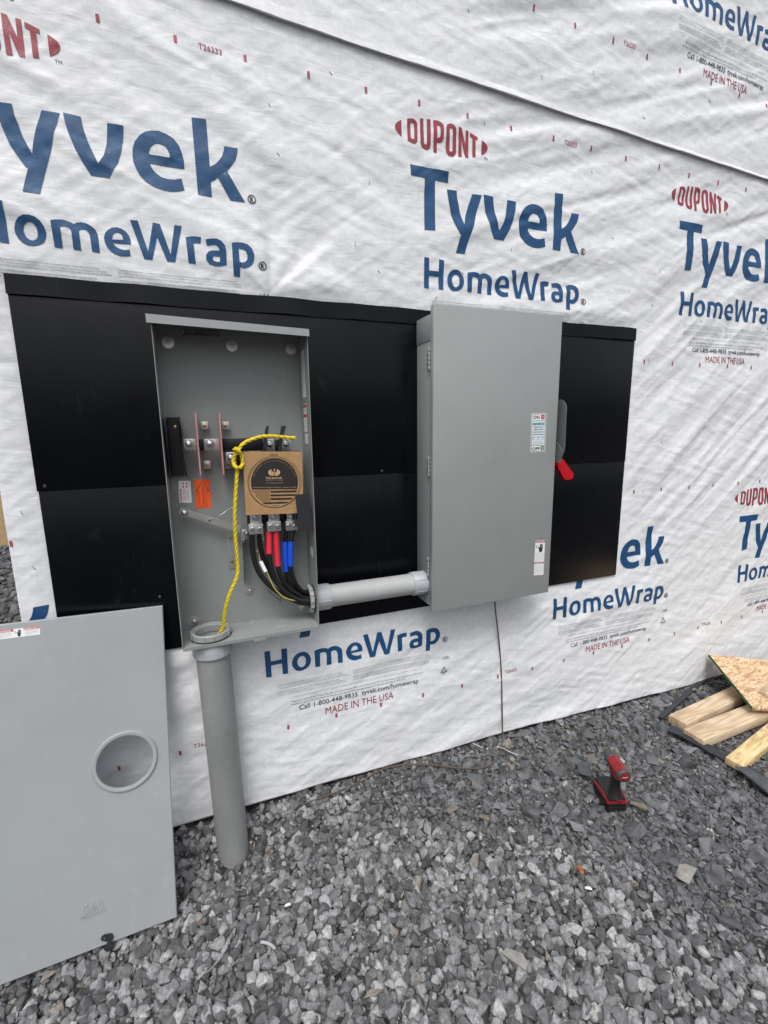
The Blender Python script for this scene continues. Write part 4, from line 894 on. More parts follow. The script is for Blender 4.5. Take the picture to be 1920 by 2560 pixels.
cable('plain black cable bowing out furthest left from the first load lug', [(905, 270), (908, 400), (925, 520), (965, 650), (1040, 760), (1150, 860), (1290, 935), (1450, 985)], [-.098, -.10, -.103, -.107, -.11, -.112, -.112, -.112])
cable('plain black cable just right of the outermost one, from the first load lug', [(980, 270), (985, 380), (1010, 500), (1060, 620), (1120, 730), (1210, 830), (1320, 915), (1455, 960)], [-.098, -.092, -.088, -.085, -.085, -.086, -.088, -.09])
cable('black cable under the shorter bright red tape', [(1075, 250), (1077, 360), (1078, 490), (1092, 600), (1130, 720), (1200, 830), (1310, 915), (1455, 955)], [-.098, -.102, -.107, -.11, -.113, -.118, -.120, -.12], ((1075, 270), (1078, 485)), M['tape_red'])
cable('black cable under the longer bright red tape', [(1148, 250), (1150, 380), (1165, 610), (1205, 740), (1270, 830), (1360, 890), (1460, 930)], [-.098, -.100, -.106, -.11, -.11, -.108, -.106], ((1148, 270), (1165, 615)), M['tape_red'])
cable('black cable with blue tape hanging lower, left of the other blue one', [(1250, 250), (1235, 370), (1242, 640), (1268, 760), (1335, 850), (1465, 905)], [-.098, -.092, -.090, -.088, -.085, -.082], ((1235, 362), (1242, 655)), M['tape_blue'])
cable('rightmost black cable with blue tape next to the box side', [(1318, 250), (1293, 370), (1290, 610), (1315, 735), (1375, 835), (1470, 880)], [-.098, -.1, -.1, -.1, -.096, -.092], ((1295, 368), (1288, 618)), M['tape_blue'])
# yellow stripe conductor with its paper tag
gw = thing('thin_ground_cable', 'thin black and yellow ground wire with a white tag behind the black cables', 'wire', R3(985, 480, -.08))
bm = new_bm(); tube(bm, smooth_path([R3(978, 470, -.07), R3(985, 550, -.085), R3(1010, 600, -.1), R3(1060, 680, -.115), R3(1085, 740, -.118), R3(1130, 830, -.124), R3(1200, 905, -.126), R3(1270, 940, -.125), R3(1350, 955, -.122), R3(1460, 965, -.118)]), .0019, 8); obj('conductor', bm, mat('yellow_stripe', (.52, .44, .10), .5), gw)
bm = new_bm(); q = [R3(978, 572, -.117), R3(1010, 560, -.117), R3(1060, 660, -.124), R3(1030, 676, -.124)]; prism(bm, q, (0, .0006, 0)); obj('paper_tag', bm, M['white_label'], gw)

# ------------------------------------------------------------------ cardboard insert with its printed disc
CY = -.150
def CP(u, v, k=0.0): return W(580 + .12056 * u, 1110 + .12056 * v, CY - k)
cb = thing('cardboard_insert', 'square brown cardboard cover with a printed black disc and flag inside the meter box', 'cardboard', CP(880, 1450))
bm = new_bm(); prism(bm, [CP(219, 157), CP(1453, 157), CP(1472, 1040), CP(1480, 1432), (CP(290, 1476))], (0, .004, 0)); prism(bm, [CP(360, 150, -.001), CP(590, 146, -.001), CP(590, 170, -.001), CP(360, 170, -.001)], (0, .002, 0)); obj('board', bm, M['card'], cb)
pl1 = lambda u, v: CP(u, v, .0006); pl2 = lambda u, v: CP(u, v, .0011)
def ell(cx, cy, rx, ry, a0=0, a1=360, n=72): return [(cx + rx * math.cos(math.radians(a0 + (a1 - a0) * k / n)), cy + ry * math.sin(math.radians(a0 + (a1 - a0) * k / n))) for k in range(n + (a1 - a0 != 360))]
bm = new_bm()
for (rx, ry, w, cx, cy) in ((556, 535, 9, 880, 792), (530, 515, 7, 876, 805)):
    flat_poly(bm, [ell(cx, cy, rx, ry, n=90)[:90], ell(cx, cy, rx - w, ry - w, n=90)[:90]], (lambda u, v: CP(u, v, .0004)) if w == 7 else pl1, 0)
flat_poly(bm, [ell(882, 795, 487, 495, 163, 377, 60)], pl1, 0)
for s in ([(795, 972), (1340, 962), (1332, 1000), (797, 1008)], [(797, 1048), (1328, 1038), (1300, 1072), (797, 1085)], [(800, 1122), (1275, 1112), (1225, 1150), (800, 1163)], [(620, 1213), (1185, 1195), (1120, 1232), (680, 1245)], [(800, 1280), (985, 1272), (960, 1282), (830, 1284)]): flat_poly(bm, [s], pl1, 0)
for rI in range(9):
    yv = 965 + rI * 27.5
    for cI in range(6 - rI % 2):
        xv = 430 + cI * 66 + (33 if rI % 2 else 0) + rI * 1.5
        if ((xv - 880) / 490) ** 2 + ((yv - 792) / 495) ** 2 > .97: continue
        st = [(xv + (19 if k % 2 == 0 else 9) * math.sin(k * math.pi / 5), yv - (19 if k % 2 == 0 else 9) * math.cos(k * math.pi / 5)) for k in range(10)]; flat_poly(bm, [st], pl1, 0)
def px_text(bm, s, u, v, cap, width, pl, align='l', bold=0.0, mi=0): text(bm, s, u, -v, cap, lambda a, b: pl(a, -b), width=width, bold=bold, align=align, mi=mi)
px_text(bm, '1000158', 783, 240, 32, 165, pl1, bold=.02)
flat_poly(bm, [ell(875, 590, 122, 76, 118, 242, 20)], pl2, 1); flat_poly(bm, [ell(875, 590, 122, 76, -62, 62, 20)], pl2, 1)
for (x0, x1) in ((822, 862), (895, 930)): flat_poly(bm, [[(x0, 655), (x0, 600), (x0 + 8, 578), ((x0 + x1) / 2, 568), (x1 - 8, 578), (x1, 600), (x1, 655)]], pl2, 1)
flat_poly(bm, [[(858, 520), (898, 520), (884, 540), (884, 655), (872, 655), (872, 540)]], pl2, 1)
px_text(bm, 'MILBANK', 703, 722, 38, 348, pl2, bold=.012, mi=1); px_text(bm, 'ENERGY AT WORK', 706, 756, 17, 348, pl2, mi=1); px_text(bm, 'www.milbankworks.com', 698, 814, 20, 372, pl2, mi=1)
px_text(bm, 'Family-Owned | American Manufacturer | Kansas City, MO', 432, 908, 22, 900, pl2, mi=1)
S_ = 'REMOVE DISC WHEN METER IS INSTALLED. BE SURE TO REPLACE DISC IF METER IS REMOVED'
for k, ch in enumerate(S_):
    if ch == ' ': continue
    a = math.radians(-164 + 148 * k / (len(S_) - 1)); cx, cy = 880 + 447 * math.cos(a), 795 + 447 * math.sin(a); c, s = math.cos(a + math.pi / 2), math.sin(a + math.pi / 2)
    text(bm, ch, 0, -7, 15, lambda p, q, cx=cx, cy=cy, c=c, s=s: pl2(cx + p * c + q * s, cy + p * s - q * c), mi=1, align='c')
for f in bm.faces:
    f.normal_update()
    if f.normal.y > 0: f.normal_flip()
obj('printed_disc', bm, [M['card_black'], M['card_cream']], cb, recalc=False)

# ------------------------------------------------------------------ yellow rope
def rope(name, P, r, parent=None, **kw):
    P = smooth_path(P, 10); L = 0; bm = new_bm(); strands = [[], [], []]
    T = [(P[min(i + 1, len(P) - 1)] - P[max(i - 1, 0)]).normalized() for i in range(len(P))]
    N = T[0].orthogonal().normalized()
    for i, p in enumerate(P):
        if i: L += (P[i] - P[i - 1]).length
        N = (N - T[i] * N.dot(T[i])).normalized(); B = T[i].cross(N)
        for k in range(3):
            a = L / (r * 5.6) * 2 * math.pi / 1.0 * .55 + k * 2 * math.pi / 3
            strands[k].append(p + (N * math.cos(a) + B * math.sin(a)) * r * .52)
    for s in strands: tube(bm, s, r * .58, 8)
    return bm
def dense(P, n): 
    out = []
    for a, b in zip(P, P[1:]): out += [Vector(a).lerp(Vector(b), k / n) for k in range(n)]
    return out + [Vector(P[-1])]
main = smooth_path([on_pipe(.70) + Vector((.02, .01, 0)), on_pipe(.76) + Vector((.012, 0, 0)), R3(622, 1215, -.115), R3(632, 1120, -.125), R3(655, 990, -.135), R3(690, 880, -.14), R3(735, 780, -.14), R3(765, 690, -.138), R3(765, 590, -.138), R3(752, 430, -.142), R3(742, 300, -.145), R3(738, 120, -.15), R3(740, 0, -.152), R2(745, 860, -.152), R2(757, 690, -.152), R2(762, 600, -.150),
   R2(735, 575, -.148), R2(722, 520, -.146), R2(738, 470, -.148), R2(770, 420, -.156), R2(800, 375, -.155), R2(850, 335, -.148), R2(920, 306, -.142), R2(1000, 284, -.135), R2(1090, 278, -.128), R2(1180, 284, -.122), R2(1260, 292, -.118), R2(1320, 298, -.115)], 4)
bm = rope('rope', main, .0058)
b2 = rope('rope', [R2(730, 412, -.158), R2(752, 402, -.163), R2(778, 425, -.166), R2(800, 460, -.158), R2(814, 510, -.153), R2(812, 560, -.153), R2(790, 590, -.158), R2(760, 588, -.165), R2(738, 570, -.162), R2(735, 545, -.155)], .0056)
tmp = bpy.data.meshes.new('t'); b2.to_mesh(tmp); b2.free(); bm.from_mesh(tmp); bpy.data.meshes.remove(tmp)
e0 = R2(1318, 298, -.115)
for k in range(26):
    d = Vector((random.uniform(.006, .014), random.uniform(-.005, .005), random.uniform(-.007, .009))); st = e0 + Vector((random.uniform(-.004, 0), random.uniform(-.003, .003), random.uniform(-.003, .003))); tube(bm, [st, st + d * .6, st + d], [.0008, .0007, .0004], 5)
obj('yellow_rope', bm, M['rope'], label='twisted yellow pull rope knotted in the meter box and dropping into the conduit', cat='rope', loc=tuple(on_pipe(.70)))

# ------------------------------------------------------------------ safety switch box
DY = -.165
sw = thing('safety_switch', 'closed tall grey safety switch box with a red side handle on the black panel', 'switch box', (1.10, -.02, .77))
bx0, bx1, bz0, bz1 = .8135, 1.383, .780, 1.894
bm = new_bm(); fbox(bm, bx0, bx1, -.139, PY - .0006, bz0, bz1, .002); fbox(bm, bx0 - .0022, bx1 + .0022, -.1385, PY - .001, 1.806, bz1 + .002, .0012); obj('body', bm, M['steel_grey'], sw)
dx0, dx1, dz0, dz1 = .810, 1.389, .762, 1.925
bm = new_bm(); fbox(bm, dx0, dx1, DY, -.1393, dz0, dz1, .0022)
obj('door', bm, M['steel_grey'], sw); door = sw.children[-1]
# hinges on the left edge
for (u, v0, v1) in ((195, 345, 500), (196, 1082, 1218), (198, 1762, 1892)):
    z1 = W(1000 + .3707 * u, 740 + .3707 * v0, -.137).z; z0 = W(1000 + .3707 * u, 740 + .3707 * v1, -.137).z
    bm = new_bm(); nk = 5
    for k in range(nk): lathe(bm, [(0, 0), (.0036, 0), (.0042, .001), (.0042, (z1 - z0) / nk - .0022), (.0036, (z1 - z0) / nk - .0012), (0, (z1 - z0) / nk - .0012)], (dx0 - .003, -.1365, z0 + k * (z1 - z0) / nk), (0, 0, 1), 14)
    fbox(bm, bx0 - .0032, bx0 - .0002, -.1330, -.112, z0 + .004, z1 - .004, .0005)
    for q in (.3, .7): lathe(bm, [(0, 0), (.0042, 0), (.0042, .0015), (0, .003)], (bx0 - .003, -.122, z0 + (z1 - z0) * q), (-1, 0, 0), 12, 1)
    obj('hinge', bm, [M['steel_grey'], M['dark_steel']], sw)
# operating bracket on the right side and red handle
def H6(x, y, yy): return W(1300 + .11756 * x, 980 + .11756 * y, yy)
def HX_(x, y, xx): return WXp(1300 + .11756 * x, 980 + .11756 * y, xx)
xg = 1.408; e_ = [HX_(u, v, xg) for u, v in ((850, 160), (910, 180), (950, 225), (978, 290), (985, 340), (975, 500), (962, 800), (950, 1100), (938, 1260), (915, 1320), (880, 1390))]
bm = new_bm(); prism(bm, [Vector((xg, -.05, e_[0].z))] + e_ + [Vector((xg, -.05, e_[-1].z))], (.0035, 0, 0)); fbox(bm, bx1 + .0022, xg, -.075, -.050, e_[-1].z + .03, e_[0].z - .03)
obj('handle_guard', bm, M['shaded_grey'], sw)
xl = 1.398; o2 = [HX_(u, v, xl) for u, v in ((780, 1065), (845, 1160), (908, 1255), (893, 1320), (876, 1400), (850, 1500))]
bm = new_bm(); prism(bm, [Vector((xl, -.06, o2[0].z))] + o2 + [Vector((xl, -.06, o2[-1].z))], (.0035, 0, 0)); obj('handle_lever', bm, M['shaded_grey'], sw)
bm = new_bm(); yr = -.128
prof = [(770, 1490), (800, 1450), (862, 1408), (915, 1412), (940, 1460), (975, 1500), (985, 1530), (1020, 1570), (1035, 1600), (1065, 1640), (1085, 1678), (1125, 1690), (1148, 1730), (1150, 1790), (1125, 1850), (1060, 1872), (985, 1880), (945, 1855), (925, 1800), (890, 1765), (880, 1720), (840, 1680), (825, 1630), (795, 1580)]
prism(bm, [H6(u, v, yr) for u, v in prof], (0, .020, 0), bev=.0028)
for k in range(7):
    f = k / 6; a = H6(805 + 175 * f, 1520 + 250 * f, yr - .0002); b = H6(890 + 160 * f, 1450 + 240 * f, yr - .0002); tube(bm, [a, b], .0013, 6)
obj('red_handle', bm, M['red_plastic'], sw)
# rating label
def d_onoff(bm, A):
    f, g = A(.0009), A(.0013)
    o = [(.04, .015), (.96, .015), (.96, .985), (.04, .985)]; i = [(.065, .026), (.935, .026), (.935, .974), (.065, .974)]; flat_poly(bm, [o, i], f, 1)
    rect(bm, .075, .18, .925, .81, f, 5); rect(bm, .065, .812, .935, .818, f, 1); rect(bm, .065, .172, .935, .178, f, 1)
    text(bm, 'ON', .14, .855, .088, f, width=.40, bold=.025, mi=1); rect(bm, .66, .845, .88, .955, f, 2); rect(bm, .755, .87, .785, .93, g, 0)
    text(bm, 'SIEMENS', .11, .70, .058, g, width=.78, bold=.03, mi=4)
    for k, s in enumerate(('General Duty', 'Safety Switch', 'Interrupteur de', 'sécurité général')): text(bm, s, .5, .635 - .062 * k, .032, g, width=(.62, .62, .70, .74)[k], align='c', bold=.012, mi=1)
    for k, (s, q) in enumerate((('400', 'A'), ('240', 'VAC'), ('250', 'VDC'))): text(bm, s, .18 + .31 * k, .375, .028, g, align='c', width=.16, mi=1); text(bm, q, .18 + .31 * k, .325, .022, g, align='c', width=.1 + .05 * (k > 0), mi=1)
    text(bm, 'Horsepower Rated', .5, .26, .016, g, align='c', width=.55, mi=1); text(bm, 'Puissance nominale en HP', .5, .215, .016, g, align='c', width=.75, mi=1)
    text(bm, 'OFF', .10, .05, .088, f, width=.52, bold=.025, mi=1); rect(bm, .68, .045, .90, .155, f, 6)
    flat_poly(bm, [[(.79 + .06 * math.cos(a), .10 + .036 * math.sin(a)) for a in [2 * math.pi * k / 18 for k in range(18)]], [(.79 + .04 * math.cos(a), .10 + .024 * math.sin(a)) for a in [2 * math.pi * k / 18 for k in range(18)]]], g, 0)
yl = DY - .0003
sticker('rating_label', [H6(238, 452, yl), H6(560, 446, yl), H6(530, 1272, yl), H6(220, 1290, yl)], 0, d_onoff, LM, sw, rad=.03)
def hand(bm, pl, cx, cy, w, h, mi):
    P = lambda pts: flat_poly(bm, [[(cx + a * w, cy + b * h) for a, b in pts]], pl, mi)
    P([(-.25, -.5), (.2, -.5), (.25, -.28), (.3, .02), (-.22, .02), (-.3, -.2)])
    for k in range(4): P([(-.2 + .13 * k, .021), (-.1 + .13 * k, .021), (-.1 + .13 * k, .40 + .06 * (k in (1, 2))), (-.2 + .13 * k, .40 + .06 * (k in (1, 2)))])
    P([(-.3, -.2), (-.22, .02), (-.42, .18), (-.48, .12)])
    P([(-.95, .45), (-.62, .2), (-.75, .12), (-.5, -.12), (-.64, -.04), (-.85, .1), (-.72, .18)])
def d_danger_v(bm, A):
    f, g = A(.0009), A(.0013)
    rect(bm, .02, .935, .98, .99, f, 2); text(bm, 'DANGER', .60, .945, .032, g, align='c', width=.6, bold=.03, mi=0); flat_poly(bm, [[(.1, .945), (.26, .945), (.18, .982)]], g, 0)
    hand(bm, f, .6, .79, .62, .24, 1); para(bm, .06, .94, .64, 9, .028, .011, f, 3)
    rect(bm, .02, .33, .98, .385, f, 2); text(bm, 'DANGER', .60, .34, .032, g, align='c', width=.6, bold=.03, mi=0); flat_poly(bm, [[(.1, .34), (.26, .34), (.18, .377)]], g, 0)
    para(bm, .06, .94, .29, 10, .028, .011, f, 3, 2)
def S5(u, v): return W(1000 + .3707 * u, 740 + .3707 * v, yl)
sticker('danger_label', [S5(912, 1649), S5(978, 1647), S5(967, 1880), S5(901, 1884)], 0, d_danger_v, LM, sw, rad=.012)

# ------------------------------------------------------------------ brown ground wire below the switch
wp = [W(1236, 1490, -.06), W(1239, 1530, -.05), W(1247, 1600, -.022), W(1253, 1680, -.018), W(1255, 1760, -.019), W(1256, 1822, -.03)]
def onG(px, py, lift=.004):
    z = -.03
    for _ in range(4): p = G(px, py, z); z = float(ground_z(p.x, p.y)) + lift + .020
    return G(px, py, z)
def r6(x, y): return (960 + .5787 * x, 1440 + .5787 * y)
def r5(x, y): return (.5787 * x, 1440 + .5787 * y)
for q in ((512, 700), (495, 780), (440, 825), (340, 830), (200, 815), (100, 815), (0, 832)): wp.append(onG(*r6(*q)))
for q in ((1560, 888), (1450, 935), (1380, 960), (1300, 990)): wp.append(onG(*r5(*q)))
bm = new_bm(); tube(bm, smooth_path(wp), .0034, 8); obj('ground_wire', bm, M['wire'], label='thin brown ground wire dropping from the switch box and curling over the gravel', cat='wire', loc=tuple(wp[-1]))

# ------------------------------------------------------------------ meter box cover leaning at the left
cTR, cBR = W(407, 1514, -.032), W(443, 2294, -.285)
Vv = (cTR - cBR); Hc = Vv.length; Vv.normalize(); Uv = Vector((1, .08, -.04)); Uv = (Uv - Vv * Uv.dot(Vv)).normalized(); Nn = Uv.cross(Vv)    # Nn: towards the wall? fixed below
if Nn.y > 0: Nn = -Nn
Wc = .472
def CV(u, v, k=0.0): return cBR + Uv * (u - Wc) + Vv * v + Nn * k                 # u 0..Wc from the left, v 0..Hc up
def cov_uv(px, py):
    d = Vector(ray(px, py)); o = Vector(CAM); tt = (cBR - o).dot(Nn) / d.dot(Nn); p = o + d * tt - cBR
    return p.dot(Uv) + Wc, p.dot(Vv)
cov = thing('meter_box_cover', 'flat grey meter box cover with a round hole leaning against the black panel', 'cover', CV(Wc / 2, 0))
lf, rt, tp, bt = cov_uv(227, 1905)[0], cov_uv(395, 1880)[0], cov_uv(330, 1824)[1], cov_uv(300, 1981)[1]
ruv = ((lf + rt) / 2, (tp + bt) / 2); RO = ((rt - lf) + (tp - bt)) / 4; print('cover ring', ruv, RO, rt - lf, tp - bt, 'H', Hc)
RI = RO * .86
def circ(r, n=72): return [(ruv[0] + r * math.cos(2 * math.pi * k / n), ruv[1] + r * math.sin(2 * math.pi * k / n)) for k in range(n)]
bm = new_bm(); flat_poly(bm, [[(.003, .003), (Wc - .003, .003), (Wc - .003, Hc - .003), (.003, Hc - .003)], circ(RI + .004)], lambda u, v: CV(u, v))
def strip(pts_a, pts_b):
    A_ = [bm.verts.new(p) for p in pts_a]; B_ = [bm.verts.new(p) for p in pts_b]
    for i in range(len(A_) - 1): bm.faces.new((A_[i], A_[i + 1], B_[i + 1], B_[i]))
e = .003; rim0 = [(e, e), (Wc - e, e), (Wc - e, Hc - e), (e, Hc - e), (e, e)]; rim1 = [(0, 0), (Wc, 0), (Wc, Hc), (0, Hc), (0, 0)]
strip([CV(u, v) for u, v in rim0], [CV(u, v, -.003) for u, v in rim1]); strip([CV(u, v, -.003) for u, v in rim1], [CV(u, v, -.020) for u, v in rim1])
strip([CV(u, v, -.020) for u, v in rim1], [CV(u, v, -.020) for u, v in [(.012, .012), (Wc - .012, .012), (Wc - .012, Hc - .012), (.012, Hc - .012), (.012, .012)]])
bmesh.ops.remove_doubles(bm, verts=bm.verts[:], dist=.0002)
obj('pan', bm, M['steel_grey_cool'], cov)
bm = new_bm(); n = 72; prof = [(RO, .0002), (RO - .0012, .003), (RO - .004, .0055), (RI + .010, .0075), (RI + .003, .0078), (RI, .0065), (RI, -.003), (RI + .004, -.003)]; rows = [[bm.verts.new(CV(*p, k)) for p in circ(r, n)] for r, k in prof]
for a, b in zip(rows, rows[1:]):
    for k in range(n): f = bm.faces.new((a[k], a[(k + 1) % n], b[(k + 1) % n], b[k])); f.smooth = True
obj('hole_ring', bm, M['steel_grey_cool'], cov)
# embossed maker's mark
def EU(x, y): return cov_uv(180 + x * 240 / 1659, 2200 + y * 240 / 1659)
c0 = EU(375, 470); cw = (EU(625, 560)[0] - EU(135, 745)[0]); print('emboss', c0, cw)
bm = new_bm(); s = cw / 490
def EP(dx, dy, k=0.0): return CV(c0[0] + dx * s, c0[1] + dy * s, k)
def outline(pts, close=True, r=.0013):
    P = [EP(a, b, .0002) for a, b in pts]; tube(bm, P + ([P[0]] if close else []), r, 6)
outline([(-60 + 110 * math.cos(math.radians(a)) * 1.0, 20 + 95 * math.sin(math.radians(a))) for a in range(115, 250, 12)]); outline([(60 + 110 * math.cos(math.radians(a)), 20 + 95 * math.sin(math.radians(a))) for a in range(-65, 70, 12)])
for x in (-60, 20): outline([(x, -70), (x, 10), (x + 10, 30), (x + 22, 32), (x + 36, 15), (x + 38, -70)], False)
outline([(-25, 120), (25, 120)], False); outline([(0, 120), (0, -70)], False)
text(bm, 'MILBANK', -230, -140, 52, lambda a, b: EP(a, b, .0016), width=460, bold=.01); text(bm, 'ENERGY AT WORK', -225, -180, 18, lambda a, b: EP(a, b, .001), width=450)
obj('embossed_mark', bm, M['steel_grey_cool'], cov, recalc=False)
def d_danger_h(bm, A):
    f, g = A(.0009), A(.0013)
    rect(bm, .0, .74, .42, .99, f, 2); rect(bm, .64, .74, .99, .99, f, 2); text(bm, 'DANGER', .10, .79, .15, g, width=.28, bold=.03, mi=0); text(bm, 'PELIGRO', .71, .79, .15, g, width=.26, bold=.03, mi=0)
    for u in (.03, .655): flat_poly(bm, [[(u, .78), (u + .05, .78), (u + .025, .95)]], g, 0)
    hand(bm, f, .545, .5, .115, .8, 1); para(bm, .03, .38, .62, 6, .095, .05, f, 3); para(bm, .67, .96, .62, 6, .095, .05, f, 3, 1)
l1 = [cov_uv(0 + x * .2773, 1480 + y * .2773) for x, y in ((-40, 333), (361, 305), (355, 383), (-40, 412))]
a0 = cov_uv(0, 1480 + 325 * .2773); u1, v1 = cov_uv(361 * .2773, 1480 + 305 * .2773); u0 = u1 - .145; vh = (v1 - cov_uv(355 * .2773, 1480 + 383 * .2773)[1])
sticker('danger_label', [CV(max(u0, .008), v1, .0003), CV(u1, v1, .0003), CV(u1, v1 - vh, .0003), CV(max(u0, .008), v1 - vh, .0003)], 0, d_danger_h, LM, cov, rad=.08)
def LU(x, y): return EU(x, y)
bm = new_bm(); hk = [(500, 1000), (510, 965), (560, 925), (690, 905), (712, 985), (690, 1060), (650, 1190), (610, 1245), (595, 1200), (560, 1195), (560, 1160), (600, 1090), (620, 1040), (560, 1035), (515, 1030)]
h1 = [(530, 1000), (545, 975), (575, 965), (580, 1000), (555, 1022)]; h2 = [(590, 1165), (605, 1140), (625, 1140), (625, 1165), (605, 1180)]
flat_poly(bm, [[LU(*p) for p in hk], [LU(*p) for p in h1], [LU(*p) for p in h2]], lambda u, v: CV(u, v, .006)); fc = bm.faces[:]; ex = bmesh.ops.extrude_face_region(bm, geom=fc); bmesh.ops.translate(bm, verts=[q for q in ex['geom'] if isinstance(q, bmesh.types.BMVert)], vec=-Nn * .003)
p0 = LU(690, 960); tube(bm, [CV(*p0, -.002), CV(*p0, .007)], .004, 8); obj('hasp', bm, M['dark_steel'], cov)

# ------------------------------------------------------------------ cordless impact driver
gz = -.056; DF = Vector((.34, .94, 0)).normalized(); DR = Vector((DF.y, -DF.x, 0)); c0_ = Vector((1.4128, -.5378, gz)) + DR * .043
dr = thing('impact_driver', 'red and black cordless impact driver standing on its battery on the gravel', 'power tool', c0_ + DF * .07)
def D(s, r_, z): return c0_ + DF * s + DR * r_ + Vector((0, 0, z))
Dm = Matrix.Identity(4)
for i in range(3): Dm[i][0] = DR[i]; Dm[i][1] = DF[i]; Dm[i][2] = (0, 0, 1)[i]; Dm[i][3] = c0_[i]
def slab(bm, o, z0, z1, mi=0, bev=.004): prism(bm, [Dm @ Vector((a, b, z0)) for a, b in o], (0, 0, z1 - z0), mi, bev)
def loft(bm, secs, n=24, p=.8):
    """rounded sections (z, centre s, half length, half width)"""
    rows = [[bm.verts.new(Dm @ Vector((rx * math.copysign(abs(math.cos(a)) ** p, math.cos(a)), s_ + ry * math.copysign(abs(math.sin(a)) ** p, math.sin(a)), z))) for a in [2 * math.pi * k / n for k in range(n)]] for z, s_, ry, rx in secs]
    for a, b in zip(rows, rows[1:]):
        for k in range(n): f = bm.faces.new((a[k], a[(k + 1) % n], b[(k + 1) % n], b[k])); f.smooth = True
    bm.faces.new(rows[0][::-1]); bm.faces.new(rows[-1])
bt_o = [(-.036, -.001), (.036, -.001), (.042, .006), (.043, .118), (.036, .140), (-.036, .140), (-.043, .118), (-.042, .006)]
bm = new_bm(); slab(bm, bt_o, .004, .030); slab(bm, [(a * .97, .003 + b * .97) for a, b in bt_o], .0305, .046)
for k in range(5): slab(bm, [(-.0450, .012 + .019 * k), (-.0432, .012 + .019 * k), (-.0432, .024 + .019 * k), (-.0450, .024 + .019 * k)], .010, .026, 0, 0)
slab(bm, [(-.050, .014), (-.0436, .010), (-.0436, .046), (-.050, .044)], .010, .040, 0, .002); obj('battery', bm, M['tool_black'], dr)
bm = new_bm(); slab(bm, [(-.0445, -.0005), (.0445, -.0005), (.0445, .016), (.040, .022), (-.040, .022), (-.0445, .016)], .0405, .051, 0, .003)
prism(bm, [Dm @ Vector((-.0435, a, b)) for a, b in ((.012, .051), (.035, .062), (.080, .060), (.115, .054), (.118, .046), (.075, .046), (.030, .044))], DR * .008, 0, .002)
prism(bm, [Dm @ Vector((.0355, a, b)) for a, b in ((.012, .051), (.035, .062), (.080, .060), (.115, .054), (.118, .046), (.075, .046), (.030, .044))], DR * .008, 0, .002); obj('base_band', bm, M['tool_red'], dr)
bm = new_bm(); slab(bm, [(-.034, .004), (.034, .004), (.0365, .03), (.0355, .10), (.030, .132), (-.030, .132), (-.0355, .10), (-.0365, .03)], .0465, .0640, 0, .005); obj('base_top', bm, M['tool_black'], dr)
bm = new_bm(); slab(bm, [(-.006, -.002), (.020, -.002), (.018, .010), (-.006, .010)], .050, .060, 0, .002); obj('base_clip', bm, M['tool_red'], dr)
bm = new_bm(); loft(bm, [(.062, .028, .030, .027), (.074, .027, .024, .0215), (.095, .029, .0215, .0185), (.125, .031, .021, .0175), (.150, .030, .0235, .0185), (.172, .028, .026, .0175)]); obj('grip', bm, M['tool_black'], dr)
bm = new_bm(); prism(bm, [Dm @ Vector((-.005, a, b)) for a, b in ((.052, .158), (.066, .158), (.063, .136), (.053, .134))], DR * .010, 0, .002); obj('trigger', bm, M['tool_red'], dr)
H0, H1 = D(-.027, 0, .190), D(.100, 0, .196); hax = (H1 - H0).normalized()
def HA(s): return H0 + hax * s
bm = new_bm(); lathe(bm, [(.018, .004), (.0240, .004), (.0256, .010), (.0262, .028), (.0248, .050), (.0262, .072), (.0250, .090), (.016, .090)], HA(0), hax, 40)
prism(bm, [Dm @ Vector((-.018, a, b)) for a, b in ((-.016, .182), (.066, .186), (.062, .164), (.050, .154), (.000, .150), (-.014, .160))], DR * .036, 0, .004); obj('motor_housing', bm, M['tool_red'], dr)
bm = new_bm(); lathe(bm, [(.019, -.003), (.0236, -.003), (.0262, .000), (.0276, .005), (.0270, .010), (.023, .011)], HA(0), hax, 36); obj('rear_bumper', bm, M['tool_grey'], dr)
bm = new_bm(); lathe(bm, [(0, -.0055), (.012, -.005), (.0198, -.0025), (.0198, .003)], HA(0), hax, 30); obj('rear_cap', bm, M['tool_red'], dr)
bm = new_bm()
U_ = DR; V_2 = hax.cross(DR).normalized(); cp = lambda u, v: HA(-.0060) + U_ * u + V_2 * (-v if V_2.z < 0 else v)
flat_poly(bm, [[(-.011, -.002), (-.004, .001), (.002, -.002), (.011, .004), (.011, .0055), (.002, .0005), (-.004, .0035), (-.011, .0005)]], cp); obj('cap_mark', bm, M['white_label'], dr, recalc=False)
bm = new_bm(); lathe(bm, [(.0240, .086), (.0270, .089), (.0268, .104), (.0228, .120), (.0190, .132), (.0160, .137), (.010, .138), (0, .138)], HA(0), hax, 36); obj('gear_case', bm, M['tool_grey'], dr)
bm = new_bm(); lathe(bm, [(.0092, .137), (.0092, .146), (.007, .147), (0, .147)], HA(0), hax, 20, 0); obj('chuck', bm, M['dark_steel'], dr)
bx = Vector(hax) - Vector((0, 0, .10)); bm = new_bm(); lathe(bm, [(.0034, .146), (.0034, .160), (0, .160)], HA(0), hax, 6, 1); lathe(bm, [(.0042, .150), (.0048, .155), (.0048, .159)], HA(0), hax, 12, 1); lathe(bm, [(.0052, .158), (.0060, .160), (.0060, .180), (.004, .182), (0, .182)], HA(0), hax, 12, 0); obj('driver_bit', bm, [M['dark_steel'], M['brass']], dr)
bm = new_bm(); prism(bm, [Dm @ Vector((.0245, a, b)) for a, b in ((.0, .196), (.05, .198), (.062, .184), (.058, .176), (.0, .182))], DR * .004, 0, .001); obj('belt_hook', bm, M['dark_steel'], dr)

